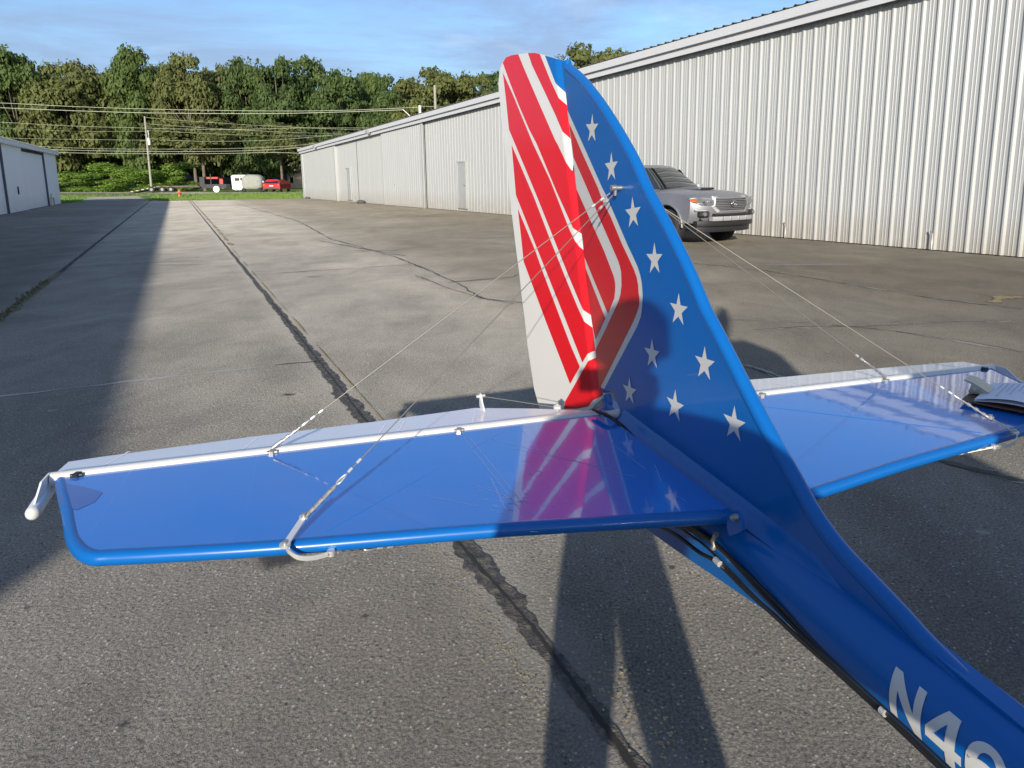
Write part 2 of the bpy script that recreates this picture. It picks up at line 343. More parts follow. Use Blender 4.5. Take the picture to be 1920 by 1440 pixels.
# yellow paint specks beside the joint
def specks(name, n, s0, s1, t0, t1, r0, r1, m, z, seed):
    r = random.Random(seed); V = []; F = []
    for _ in range(n):
        s = r.uniform(s0, s1); t = r.gauss((t0 + t1) / 2, (t1 - t0) / 4); c = rc(s, t); k = r.randint(4, 6); rad = r.uniform(r0, r1); b = len(V)
        for i in range(k):
            a = 2 * math.pi * i / k; q = rad * r.uniform(.5, 1.2); V.append((c.x + q * math.cos(a), c.y + q * math.sin(a) , z))
        F.append(tuple(range(b, b + k)))
    o = mesh(name, V, F, m); o['kind'] = 'stuff'; return o
specks('paint_specks', 200, 1.5, 2.6, .77, .87, .002, .005, M['yellowspeck'], .0045, 5)
specks('paint_specks', 260, .9, 1.6, .94, 1.12, .002, .006, M['yellowspeck'], .0085, 6)
# joints that cross the rows, and old thin cracks
for i, (a, b, wd, m, jag, sd_) in enumerate([((6.03, -2.6), (5.9, .6), .022, 'crackpale', .5, 1), ((5.9, .6), (5.86, .93), .010, 'crack', .6, 2),
        ((11.95, .95), (11.9, 3.6), .012, 'crack', .5, 3), ((14.8, -1.9), (14.7, .9), .012, 'crack', .5, 4), ((18, .95), (18.1, 3.4), .015, 'crackpale', .5, 5),
        ((24, -1.9), (24.2, .9), .02, 'crackpale', .5, 6), ((24, .95), (24, 3.5), .02, 'crack', .5, 7), ((30, -6), (30.5, 4), .02, 'crack', .5, 8), ((40, -6), (40, 8), .025, 'crack', .5, 9),
        ((36, .9), (36.2, 9), .03, 'crackpale', .6, 12), ((20, -7), (20.3, -1.9), .015, 'crack', .6, 13)]):
    strip('pavement_joint', rows(a, b), lambda s, wd=wd: wd * max(.2, .8 + 1.2 * noise.noise((s * 2, sd_, 3))), .004, M[m], jag, .03, 40 + sd_, .03)
strip('grass_joint', rows((3, -1.95), (9, -1.88), (14, -1.87)), lambda s: .07 * (.6 + .8 * abs(noise.noise((s * .9, 2, 2)))), .004, M['weed'], .5, .03, 61)
strip('grass_joint', rows((14, -1.87), (60, -1.85)), lambda s: .035, .004, M['crack'], .5, .15, 62)
def pxpath(*p): return [on_ground(*q)[:2] for q in p]
for i, (pp, wd) in enumerate([(pxpath((445, 382), (560, 415), (620, 448), (735, 480), (800, 505), (870, 538), (905, 560), (960, 570)), .015),
        (pxpath((1285, 492), (1420, 505), (1560, 528), (1750, 560), (1920, 580)), .012), (pxpath((1415, 619), (1500, 614), (1620, 612), (1760, 605), (1900, 603)), .010),
        (pxpath((1340, 598), (1440, 603), (1540, 606)), .006), (pxpath((1560, 610), (1680, 622), (1800, 640), (1920, 662)), .012),
        (pxpath((780, 517), (840, 540), (900, 560), (980, 568)), .010), (pxpath((1370, 680), (1410, 690), (1470, 712)), .010), (pxpath((840, 530), (960, 520), (1000, 505)), .01),
        (pxpath((1660, 845), (1780, 870), (1920, 905)), .012), (pxpath((600, 452), (700, 470), (760, 480)), .02), (pxpath((1860, 568), (1885, 560), (1920, 558)), .05)]):
    strip('old_crack', pp, lambda s, wd=wd, i=i: wd * max(.12, .75 + 1.6 * noise.noise((s * .9, i, 3)) + .8 * noise.noise((s * 5, i, 8))), .0044 + i * .0003, M['straw'] if i == 10 else M['crackmix'], .9, .025, 80 + i, .045)
    if i < 10: strip('crack_dust', pp, lambda s, wd=wd, i=i: wd * 2.6 * max(.05, .4 + 1.8 * noise.noise((s * 1.3, i, 23))), .0041 + i * .00002, M['dust'], .9, .05, 180 + i, .045)
# flat patches: mud spot under the stabilizer, pale and dark spots
def softmat(name, col, a):
    m = mat(name, col, .9); m.use_nodes = True; t = m.node_tree; b = t.nodes['Principled BSDF']; N = t.nodes.new; K = t.links.new
    tc = N('ShaderNodeTexCoord'); mp = N('ShaderNodeMapping'); mp.inputs['Location'].default_value = (-1, -1, 0); mp.inputs['Scale'].default_value = (2, 2, 0); K(tc.outputs['Generated'], mp.inputs[0])
    ln = N('ShaderNodeVectorMath'); ln.operation = 'LENGTH'; K(mp.outputs[0], ln.inputs[0]); n = N('ShaderNodeTexNoise'); n.inputs['Scale'].default_value = 26; n.inputs['Detail'].default_value = 8; n.inputs['Roughness'].default_value = .7; K(tc.outputs['Object'], n.inputs['Vector'])
    n3 = N('ShaderNodeTexNoise'); n3.inputs['Scale'].default_value = 3.2; n3.inputs['Detail'].default_value = 5; K(tc.outputs['Generated'], n3.inputs['Vector'])
    q = N('ShaderNodeMath'); q.operation = 'ADD'; K(n.outputs['Fac'], q.inputs[0]); K(n3.outputs['Fac'], q.inputs[1])
    ad = N('ShaderNodeMath'); ad.operation = 'MULTIPLY_ADD'; ad.inputs[1].default_value = 1.1; K(q.outputs[0], ad.inputs[0]); K(ln.outputs['Value'], ad.inputs[2])
    r = N('ShaderNodeMapRange'); r.inputs[1].default_value = 1.35; r.inputs[2].default_value = 2.0; r.inputs[3].default_value = a; r.inputs[4].default_value = 0; K(ad.outputs[0], r.inputs[0]); K(r.outputs[0], b.inputs['Alpha']); return m
M['stain'] = softmat('oil_stain', (.06, .057, .054), .75); M['pale'] = softmat('pale_scuff', (.40, .385, .36), .45)
def blot(x, y, rx, ry, m, seed, name='ground_stain'):
    c = on_ground(x, y); V = []
    for k in range(22):
        a = 2 * math.pi * k / 22; V.append((c.x + rx * 1.25 * math.cos(a), c.y + ry * 1.25 * math.sin(a), .0042 + seed * .0001))
    o = mesh(name, V, [tuple(range(22))], m); o['kind'] = 'structure'
for i, (x, y, rx, ry, k) in enumerate([(520, 1050, .10, .07, 's'), (1259, 1066, .016, .016, 's'), (683, 1158, .013, .010, 's'), (228, 1364, .014, .012, 's'), (50, 1142, .018, .006, 's'),
        (96, 771, .06, .04, 'p'), (1840, 1000, .035, .03, 'p'), (588, 519, .14, .14, 'p'), (330, 497, .5, .12, 'p'), (700, 470, .6, .1, 'p'), (540, 741, .05, .03, 's'), (905, 446, .8, .15, 'p'),
        (370, 483, .03, .06, 's'), (1500, 497, 1.2, .10, 'p')]):
    blot(x, y, rx, ry, M['stain' if k == 's' else 'pale'], i)
# rough weeds growing in the left joint, and grass tufts at the tarmac edge
def tufts(name, spots, h, wd, m, seed):
    r = random.Random(seed); V = []; F = []
    for (x, y, z) in spots:
        for _ in range(3):
            a = r.uniform(0, 6.28); hh = h * r.uniform(.4, 1.2); b = len(V); dx, dy = math.cos(a) * wd, math.sin(a) * wd; l = r.uniform(-.5, .5) * hh
            V += [(x - dx, y - dy, z), (x + dx, y + dy, z), (x + l, y + l * .5, z + hh)]; F.append((b, b + 1, b + 2))
    o = mesh(name, V, F, m); o['kind'] = 'stuff'; return o
r_ = random.Random(3)
tufts('joint_weeds', [(*rc(r_.uniform(4.5, 13), -1.9 + r_.gauss(0, .03))[:2], .003) for _ in range(500)], .03, .006, M['weed'], 1)
M['blade'] = mat('grass_blades', (.15, .24, .04), .8, var=.4, vscale=.4)
sp = []
for _ in range(15000):
    t = r_.uniform(-30, 16); s = 60.6 + abs(r_.gauss(0, 16)); 
    if -7.2 < t < -2.2 and s < 84: continue
    if t > 9.3 and s < 62: continue
    sp.append((*rc(s, t)[:2], -.06))
tufts('grass_tufts', sp, .16, .03, M['blade'], 2)

# ------------------------------------------------------------------ right hangar
HT = lambda s: 13.843 - .0708 * s          # t of the wall at row position s
HH = lambda s: 5.12 - .0245 * s            # soffit height
hang = thing('aircraft_hangar', 'long cream ribbed metal hangar row with grey fascia on the right', 'hangar', rc(8, HT(8)))
hd = (rc(60, HT(60)) - rc(0, HT(0))).normalized(); hn = Vector((-hd.y, hd.x, 0))
if hn.dot(R1) > 0: hn = -hn                # outward normal, towards the tarmac
LEN1 = (rc(1, HT(1)) - rc(0, HT(0))).length
hro = math.atan2(hd.y, hd.x)
Hq = Matrix(((hd.x, hn.x, 0, 0), (hd.y, hn.y, 0, 0), (0, 0, 1, 0), (0, 0, 0, 1)))
hrot = thing  # readability only
# everything of the hangar is written in (u along wall, v outwards, z); origin at s=0
HO = rc(0, HT(0)); hang.location = HO; hang.matrix_world = Matrix.Translation(HO) @ Hq if Hq.determinant() > 0 else Matrix.Translation(HO)
FLIP = Hq.determinant() < 0
def hp(u, v, z): # local coordinates for hangar children
    return Vector((u, v, z)) if not FLIP else (Vector((hd.x * u + hn.x * v, hd.y * u + hn.y * v, z)))
PW = .915
def rib_profile(w=PW, n=3, h=.029):
    p = []; pitch = w / n
    for i in range(n):
        x = i * pitch
        p += [(x, 0), (x + .040, h), (x + .070, h), (x + .110, 0), (x + .160, 0), (x + .167, .006), (x + .180, .006), (x + .187, 0), (x + .225, 0), (x + .232, .006), (x + .245, .006), (x + .252, 0)]
    p.append((w - .0015, 0)); return p
prof = rib_profile(); prof = [(min(a, PW - .0015), b) for a, b in prof]
V = []; F = []
for (a, b) in prof:
    V += [hp(a, b, 0), hp(a, b, 1)]
for i in range(len(prof) - 1): F.append((2 * i, 2 * i + 1, 2 * i + 3, 2 * i + 2))
pan_me = bpy.data.meshes.new('wall_panel'); pan_me.from_pydata([tuple(v) for v in V], [], F); pan_me.materials.append(M['wall'])
V = [hp(0, 0, 0), hp(PW - .012, 0, 0), hp(PW - .012, 0, 1), hp(0, 0, 1), hp(0, -.02, 0), hp(PW - .012, -.02, 0), hp(PW - .012, -.02, 1), hp(0, -.02, 1)]
flat_me = bpy.data.meshes.new('flat_panel'); flat_me.from_pydata([tuple(v) for v in V], [], [(0, 1, 2, 3), (4, 7, 6, 5), (0, 3, 7, 4), (1, 5, 6, 2), (3, 2, 6, 7)]); flat_me.materials.append(M['wallflat'])
def s_of_px(x, y):   # row position of a pixel column on the hangar wall base
    P = on_ground(x, y); return P.dot(R0)
u = -14.; UE = 60.45 * LEN1
uflat = 40.7 * LEN1
while u < UE - .1:
    o = bpy.data.objects.new('wall_panel', pan_me if u < uflat else flat_me); C.objects.link(o); o.parent = hang
    s = (u + PW / 2) / LEN1; step = .10 if 34.6 < s < 40.7 or 50.8 < s else 0.
    o.location = hp(u, step, 0.02); o.scale = (1, 1, HH(s) + .08)
    u += PW
ub = MB()
ub.box(hp(24, -.12, 1.6), (1, 1, 1)) if False else None
# fascia, gutter lip, soffit gap and roof edge
def long_box(name, v0, v1, dz0, dz1, m, u0=-14., u1=UE + .45, seg=8):
    b = MB()
    for k in range(seg):
        a0 = u0 + (u1 - u0) * k / seg; a1 = u0 + (u1 - u0) * (k + 1) / seg - .004
        V = []
        for uu in (a0, a1):
            h = HH(uu / LEN1)
            for vv, dz in ((v0, dz0), (v1, dz0), (v1, dz1), (v0, dz1)): V.append(hp(uu, vv, h + dz))
        b.add(V, [(0, 1, 2, 3), (4, 7, 6, 5), (0, 4, 5, 1), (1, 5, 6, 2), (2, 6, 7, 3), (3, 7, 4, 0)])
    return b.build(name, m, hang)
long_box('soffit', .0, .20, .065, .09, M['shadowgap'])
for k in range(8):                           # fascia in sheet lengths
    a0 = -14 + (UE + 14.45) * k / 8; long_box('fascia', .20, .23, -.02, .20, M['fascia'], a0, a0 + (UE + 14.45) / 8 - .01, 1)
    long_box('gutter', .235, .33, .155, .36, M['fascia'], a0, a0 + (UE + 14.45) / 8 - .006, 1)
# roof: ribbed sheets
V = []; F = []
npr = 0
for i in range(int((UE + 14.5) / .305) + 1):
    u0 = -14 + i * .305
    for du, dz in ((0, 0), (.035, .035), (.065, .035), (.10, 0)):
        uu = min(u0 + du, UE + .45); h = HH(uu / LEN1)
        V += [hp(uu, .36, h + .375 + dz), hp(uu, -9.5, h + 1.35 + dz)]; npr += 1
for i in range(npr - 1): F.append((2 * i, 2 * i + 1, 2 * i + 3, 2 * i + 2))
mesh('roof', V, F, M['roof'], hang)
# end wall and back wall
he = HH(60.45)
mesh('end_wall', [hp(UE, 0, 0), hp(UE, -15, 0), hp(UE, -15, he), hp(UE, -9.5, he + 1.3), hp(UE, 0, he + .3)], [(0, 1, 2, 3, 4)], M['wall'], hang)
hs = HH(-14); mesh('end_wall', [hp(-14, 0, 0), hp(-14, -15, 0), hp(-14, -15, hs), hp(-14, -9.5, hs + 1.3), hp(-14, 0, hs + .3)], [(0, 1, 2, 3, 4)], M['wall'], hang)
mesh('roof_back_slope', [hp(-14, -9.5, HH(-14) + 1.34), hp(UE, -9.5, HH(60) + 1.34), hp(UE, -19, HH(60) + .3), hp(-14, -19, HH(-14) + .3)], [(0, 1, 2, 3)], M['roof'], hang)
# corner posts, joints, doors
def post(s, w_=.09, d=.13, m='wall', z0=0, h=None, v=.0, name='corner_trim'):
    u = s * LEN1; h = h or HH(s) + .02
    b = MB(); V = [hp(u + a, v + c, z) for z in (z0, h) for a, c in ((0, 0), (w_, 0), (w_, d), (0, d))]
    b.add(V, [(0, 1, 2, 3), (4, 7, 6, 5), (0, 4, 5, 1), (1, 5, 6, 2), (2, 6, 7, 3), (3, 7, 4, 0)]); return b.build(name, M[m], hang)
for s in (34.5, 50.6, 60.2): post(s, .16, .145)
for s in (40.9, 45.8, 55.2): post(s, .05, .02, 'shadowgap', v=.004)
def hdoor(s, w_, z0, z1, pm='wall', dep=.03):
    u = s * LEN1
    d = MB(); V = [hp(u + a, c, z) for z in (z0, z1) for a, c in ((0, .04), (w_, .04), (w_, .04 + dep), (0, .04 + dep))]
    FF = [(0, 1, 2, 3), (4, 7, 6, 5), (0, 4, 5, 1), (1, 5, 6, 2), (2, 6, 7, 3), (3, 7, 4, 0)]
    d.add(V, FF); dr = d.build('door', M[pm], hang)
    f = MB()
    for a0, a1, y0, y1 in ((-.07, 0, z0 - .05, z1 + .07), (w_, w_ + .07, z0 - .05, z1 + .07), (0, w_, z1, z1 + .07), (0, w_, z0 - .05, z0)):
        f.add([hp(u + a, c, z) for z in (y0, y1) for a, c in ((a0, .02), (a1, .02), (a1, .095), (a0, .095))], FF)
    f.build('frame', M['wall'], dr)
    k = MB(); k.cyl(hp(u + .08, .075, (z0 + z1) / 2), hp(u + .08, .13, (z0 + z1) / 2), .025); k.build('handle', M['steel'], dr)
    return dr
for s in (29.7, 39.0, 47.6, 54.6): hdoor(s - (0 if s < 30 else .2), .82, .18, 2.2)
hdoor(59.2, .8, .05, 2.55, 'orange')
big = hdoor(6.55 - 3.6, 3.5, .28, 4.3, 'wall')                           # big framed opening at the right edge of the view
# small flood lights under the fascia
for s, v in ((20.8, 0), (42.2, 0), (55.0, 0)):
    b = MB(); u_ = s * LEN1; h = HH(s); b.box(hp(u_, .40, h + .16), (.26, .20, .20), bev=.02); b.cyl(hp(u_, .33, h + .22), hp(u_, .40, h + .22), .03); b.build('flood_light', M['steel'], hang)
# conduit stubs and a stone at the wall foot
for s, t in ((12.1, 0), (8.6, 0), (46.5, .0)):
    b = MB(); u_ = s * LEN1; b.tube([hp(u_, .09, .02), hp(u_, .09, .34), hp(u_ + .06, .07, .38)], .014); b.build('pipe', M['steel'], hang)
def rock(name, label, P, r, seed):
    b = MB(); v, f = ellip((0, 0, r[2] * .6), r, 9, 6); v = [p * (1 + .25 * noise.noise((p.x * 9, p.y * 9, p.z * 9 + seed))) for p in v]; b.add(v, f, True); o = b.build(name, mat(name, (.09, .085, .08), .9, var=.3)); o.location = P; tag(o, label, 'stone')
rock('stone', 'dark stone at the foot of the far cream hangar wall', rc(44.4, HT(44.4) - .35), (.28, .2, .14), 1)
rock('stone', 'small dark lump by the orange door at the far hangar corner', rc(58.6, HT(58.6) - .3), (.22, .16, .11), 4)

# ------------------------------------------------------------------ left hangar
hl = thing('white_hangar', 'low white metal hangar in shade with sliding doors on the left', 'hangar', rc(0, -7.35))
HL = 3.38
def lp(s, v, z): return R0 * s + R1 * v + Vector((0, 0, z))
def lbox(name, s0, s1, v0, v1, z0, z1, m, par=hl):
    V = [lp(s, v, z) for s in (s0, s1) for v, z in ((v0, z0), (v1, z0), (v1, z1), (v0, z1))]
    return MB().add(V, [(0, 1, 2, 3), (4, 7, 6, 5), (0, 4, 5, 1), (1, 5, 6, 2), (2, 6, 7, 3), (3, 7, 4, 0)]).build(name, m, par)
S0L = -7.6; S1L = 59.9
n = 27; wd = (S1L - S0L) / n
for i in range(n):
    a = S0L + i * wd; off = -.10 if (i % 5 in (2, 3, 4) and i < n - 1) else 0
    if i == n - 1: off = 0
    lbox('wall_panel', a, a + wd - .015, off - .05, off, .02, HL - (.16 if off else 0), M['wallL'])
for i in range(2, n, 5):
    a = S0L + i * wd
    for da in (0, 3 * wd):
        lbox('door_post', a + da - .03, a + da + .012, -.10, .008, 0, HL, M['shadowgap'] if da else M['wallL'])
    lbox('door_gap', a, a + 3 * wd, -.13, -.02, HL - .15, HL - .03, M['dark'])
lbox('fascia', S0L, S1L + .15, .012, .20, HL, HL + .24, M['fasciaL'])
lbox('wall_core', S0L, S1L - .02, -10, -.2, 0, HL - .02, M['wallL'])
V = []; F = []; k = 0
for i in range(int((S1L - S0L + .3) / .305)):
    u0 = S0L + i * .305
    for du, dz in ((0, 0), (.035, .03), (.065, .03), (.10, 0)):
        V += [lp(u0 + du, .24, HL + .245 + dz), lp(u0 + du, -5, HL + .75 + dz), lp(u0 + du, -10.2, HL + .2 + dz)]; k += 1
for i in range(k - 1):
    for j in (0, 1): F.append((3 * i + j, 3 * i + j + 1, 3 * i + 4 + j, 3 * i + 3 + j))
mesh('roof', V, F, mat('pale_roof', (.45, .45, .44), .5, metal=.2), hl)
for s in (S0L + .01, S1L - .01): mesh('gable', [lp(s, 0, 0), lp(s, -10, 0), lp(s, -10, HL + .2), lp(s, -5, HL + .74), lp(s, 0, HL + .24)], [(0, 1, 2, 3, 4)], M['wallL'], hl)
b = MB(); b.tube([lp(54.6, .15, 0), lp(54.6, .15, .6), lp(54.9, .15, .75)], .04); b.tube([lp(55.0, .12, .02), lp(55.0, .12, .5), lp(55.8, .12, .5), lp(55.8, .12, .02)], .035); b.build('downpipe', M['steel'], hl)
lbox('door_latch', 45.0, 45.1, .0, .05, .9, 1.3, M['dark'])

# ------------------------------------------------------------------ the aeroplane
TH = -.300; DZ = .65
PA = Vector((math.sin(TH), math.cos(TH), 0)); PB = Vector((math.cos(TH), -math.sin(TH), 0)); PZ = Vector((0, 0, 1))
PO = PA * (2.626 * DZ) + PB * (1.195 * DZ) + PZ * (CAMZ - DZ)       # elevator hinge line on the fuselage axis
def W(a, b, z): return PO + PA * a + PB * b + PZ * z
def loc(P): v = P - PO; return Vector((v.dot(PA), v.dot(PB), v.dot(PZ)))
plane = thing('light_aeroplane', 'blue light aeroplane with stars and stripes on its tail and wire braced stabilizer', 'aeroplane', PO)
# children are written in world metres relative to PO
def wl(a, b, z): return PA * a + PB * b + PZ * z
def zc_(base, pts, s=7.2): return [(base[0] + x / s, base[1] + y / s) for x, y in pts]
za = lambda *p: zc_((920, 90), p); zb = lambda *p: zc_((940, 270), p); zc = lambda *p: zc_((960, 450), p)
zd = lambda *p: zc_((1000, 600), p); ze = lambda *p: zc_((1100, 350), p)
c1 = lambda *p: zc_((900, 80), p, 3.4286); c2 = lambda *p: zc_((900, 450), p, 3.4286); z48 = lambda *p: zc_((1200, 560), p, 4.8)
def finpt(x, y):
    P = loc(on_plane(x, y, PO, PB)); return (P.x, P.z)
def stabpt(x, y):
    P = loc(on_plane(x, y, PO, PZ)); return (P.x, P.y)
def tess(poly):
    """triangles of a simple polygon by ear clipping"""
    P = [Vector((p[0], p[1])) for p in poly]; idx = list(range(len(P)))
    ar = sum(P[i].x * P[(i + 1) % len(P)].y - P[(i + 1) % len(P)].x * P[i].y for i in range(len(P)))
    if ar < 0: idx.reverse()
    T = []; cr = lambda a, b, c: (b.x - a.x) * (c.y - a.y) - (b.y - a.y) * (c.x - a.x)
    guard = 0
    while len(idx) > 3 and guard < 5000:
        guard += 1; best = None
        for k in range(len(idx)):
            i, j, l = idx[k - 1], idx[k], idx[(k + 1) % len(idx)]; a, b, c = P[i], P[j], P[l]
            q = cr(a, b, c)
            if q <= 1e-12:
                if abs(q) <= 1e-12: best = k; T_ = None; break
                continue
            if any(cr(a, b, P[m]) > -1e-12 and cr(b, c, P[m]) > -1e-12 and cr(c, a, P[m]) > -1e-12 for m in idx if m not in (i, j, l)): continue
            best = k; T_ = (i, j, l); break
        if best is None:
            print('TESS FAIL', len(idx)); break
        if T_: T.append(T_)
        idx.pop(best)
    if len(idx) == 3: T.append(tuple(idx))
    return T
def decal(name, poly, f, m, parent, off, cut=None, label=None):
    """flat painted shape: poly in surface coordinates, f(u,v,off)->3D; cut: list of u where the surface bends"""
    bm = bmesh.new(); vs = [bm.verts.new((p[0], p[1], 0)) for p in poly]
    for t in tess(poly): bm.faces.new([vs[i] for i in t])
    for v in [v for v in bm.verts if not v.link_faces]: bm.verts.remove(v)
    for c in (cut or []):
        g = bm.verts[:] + bm.edges[:] + bm.faces[:]
        bmesh.ops.bisect_plane(bm, geom=g, plane_co=(c, 0, 0), plane_no=(1, 0, 0), dist=1e-6)
    for v in bm.verts: v.co = f(v.co.x, v.co.y, off)
    me = bpy.data.meshes.new(name); bm.to_mesh(me); bm.free(); me.materials.append(m)
    me.polygons.foreach_set('use_smooth', [bool(cut)] * len(me.polygons))
    o = bpy.data.objects.new(name, me); C.objects.link(o); o.parent = parent
    if label: o['label'] = label
    return o
def smooth_path(pts, n=4):
    P = [Vector(p) for p in pts]; out = []
    for i in range(len(P) - 1):
        a = P[max(i - 1, 0)]; b = P[i]; c = P[i + 1]; d = P[min(i + 2, len(P) - 1)]
        for k in range(n):
            t = k / n; out.append(.5 * ((2 * b) + (c - a) * t + (2 * a - 5 * b + 4 * c - d) * t * t + (3 * b - a - 3 * c + d) * t ** 3))
    out.append(P[-1]); return out
def slab(name, poly, f, m, parent, th):
    n = len(poly); bm = bmesh.new(); A = [bm.verts.new(f(*p, 0)) for p in poly]; B = [bm.verts.new(f(*p, -th)) for p in poly]
    T = tess(poly)
    for t in T: bm.faces.new([A[i] for i in t]); bm.faces.new([B[i] for i in t][::-1])
    for i in range(n): bm.faces.new((A[i], B[i], B[(i + 1) % n], A[(i + 1) % n]))
    bmesh.ops.recalc_face_normals(bm, faces=bm.faces)
    me = bpy.data.meshes.new(name); bm.to_mesh(me); bm.free(); me.materials.append(m)
    o = bpy.data.objects.new(name, me); C.objects.link(o); o.parent = parent; return o

# --- fin
fin = bpy.data.objects.new('fin', None)
FT = .030
def ff(a, z, off): return wl(a, -off, z)          # left painted face at b = 0
le_px = za((960, 166), (1010, 205), (1090, 270), (1170, 345), (1280, 468), (1440, 680)) + [(1142, 218), (1164, 255), (1186, 296), (1209, 348), (1250, 425), (1290, 508), (1317, 573), (1335, 607), (1379, 693), (1400, 735), (1448, 825), (1479, 880), (1522, 958), (1569, 1022), (1627, 1084), (1685, 1146), (1740, 1198)]
le = [finpt(*p) for p in le_px]
def hinge_at(y): x = 1061 + (y - 179) * .1161; return (x, y)
h_top = finpt(*hinge_at(113)); h_bot = finpt(*hinge_at(744))
h_b2 = finpt(1128, 752)
LEr = .0150
# inset the slab behind the tube
def inset(path, d):
    out = []
    for i, p in enumerate(path):
        a = Vector(path[max(i - 1, 0)]); b = Vector(path[min(i + 1, len(path) - 1)]); t = (b - a).normalized(); n = Vector((-t.y, t.x))
        out.append((p[0] + n.x * d, p[1] + n.y * d))
    return out
le_in = inset(le, LEr)
if (Vector(le_in[5]) - Vector(h_bot)).length > (Vector(le[5]) - Vector(h_bot)).length: le_in = inset(le, -LEr)
poly = [h_top] + le_in[1:] + [(-1.2, -.012), (-1.2, -.05), (.10, -.05), (.135, -.005)] + [(finpt(1165, 766)[0], -.004), finpt(1150, 735), finpt(1128, 730)]
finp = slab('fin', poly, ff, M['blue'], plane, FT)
tb = MB(); pth = [Vector((p[0], p[1], 0)) for p in le_in[1:-1] + [(-1.03, -.010), (-1.12, -.026), (-1.24, -.038)]]; pth = smooth_path(pth, 4)
tb.tube([wl(p.x, .0132, p.y) for p in pth], LEr, 20); tb.build('leading_edge', M['blue'], finp)
tb = MB(); tb.tube([wl(h_top[0] - .012, FT / 2, h_top[1] - .005), wl(finpt(*hinge_at(735))[0] - .012, FT / 2, finpt(*hinge_at(735))[1])], .0125, 12); tb.build('hinge_tube', M['blue'], finp)
# soft fairing between the fin and the boom
V = []; F = []; NA = 34
le_z = lambda a: float(np.interp(a, [p[0] for p in le[::-1]], [p[1] for p in le[::-1]]))
for i in range(NA + 1):
    a = -.98 + .96 * i / NA; top = max(.001, min(.030, (le_z(a) - .040)))
    for b_, k in ((-.027, None), (-.019, .0), (-.012, .25), (-.006, .55), (-.001, 1.0), (.004, 1.2)):
        fd = min(1, (a + .985) / .35); V.append(wl(a, b_ * fd if b_ < 0 else b_, (-.080 + .060 if k is None else -.016 + top * k) * 1.0 - .012 * (1 - fd)))
for i in range(NA):
    for j in range(5): F.append((i * 6 + j, i * 6 + j + 1, (i + 1) * 6 + j + 1, (i + 1) * 6 + j))
mesh('fairing', V, F, M['blue'], finp, True)
# painted shapes on the fin
white_px = [hinge_at(207)] + za((1060, 885), (1310, 1440)) + ze((205, 0)) + zb((1430, 720)) + ze((380, 380), (560, 800), (620, 925), (690, 1080), (725, 1190), (745, 1290), (755, 1400)) + c2((1047, 372), (1044, 430), (1036, 490), (1010, 560), (800, 955)) + zd((965, 930), (918, 912)) + [hinge_at(690), hinge_at(600), hinge_at(500), hinge_at(400), hinge_at(300)]
decal('stripe_ground', [finpt(*p) for p in white_px], ff, M['decal_white'], finp, .0006)
f1 = za((1062, 1010), (1250, 1440)) + ze((150, 0)) + zb((1390, 810)) + ze((330, 410), (480, 770), (570, 960), (640, 1110), (680, 1220), (700, 1330), (705, 1420)) + c2((1027, 375), (1024, 425), (1010, 470), (985, 530), (890, 720), (770, 960)) + zd((892, 905), (870, 760), (845, 400)) + c2((815, 560), (890, 400), (905, 350), (912, 290)) + ze((470, 1150), (455, 1080), (430, 1000), (180, 430)) + zb((1290, 900)) + ze((10, 20)) + zb((978, 178)) + za((1100, 1300))
decal('red_stripe', [finpt(*p) for p in f1], ff, M['red'], finp, .0012)
f2 = zb((1018, 605)) + ze((0, 330), (240, 870), (310, 1050), (370, 1210), (388, 1290), (391, 1350)) + zc((1396, 700), (1385, 790), (1300, 1000), (980, 225)) + zb((1100, 1290), (1060, 1010))
decal('red_stripe', [finpt(*p) for p in f2], ff, M['red'], finp, .0012)
f3 = zc((990, 360), (1265, 1060), (1132, 1345), (1108, 1240), (1082, 1100), (1050, 860), (1015, 570))
decal('red_stripe', [finpt(*p) for p in f3], ff, M['red'], finp, .0012)
def isect(a, b, c, d):
    a, b, c, d = map(Vector, (a, b, c, d)); r = b - a; s = d - c; q = r.x * s.y - r.y * s.x; t = ((c.x - a.x) * s.y - (c.y - a.y) * s.x) / q; return tuple(a + r * t)
for T in (c1((725, 455), (763, 520), (745, 635), (698, 635), (683, 525)), c1((847, 700), (888, 762), (872, 880), (823, 887), (805, 777)), ze((622, 130), (735, 270), (700, 530), (575, 550), (525, 312)),
          ze((920, 750), (1030, 910), (990, 1165), (857, 1165), (810, 908)), c2((1281, 340), (1338, 430), (1311, 548), (1241, 530), (1224, 403)), z48((587, 425), (678, 565), (636, 735), (527, 700), (500, 512)),
          z48((112, 355), (182, 475), (157, 627), (72, 605), (42, 438)), c2((963, 880), (1008, 962), (990, 1055), (938, 1035), (920, 928)), z48((323, 815), (400, 960), (362, 1108), (265, 1055), (245, 882)),
          z48((855, 960), (955, 1115), (910, 1285), (788, 1235), (755, 1035))):
    q = [finpt(*p) for p in T]; ring = []
    for i in range(5):
        ring.append(q[i]); ring.append(isect(q[i], q[(i + 2) % 5], q[(i + 1) % 5], q[i - 1]))
    decal('star', ring, ff, M['decal_white'], finp, .0012)
# open hinge bay at the foot of the fin
b = MB(); b.cyl(wl(*[finpt(1133, 740)[0], .011, finpt(1133, 740)[1]]), wl(finpt(1140, 790)[0], .011, -.06), .013, 10); b.build('hinge_post', M['blue'], finp)
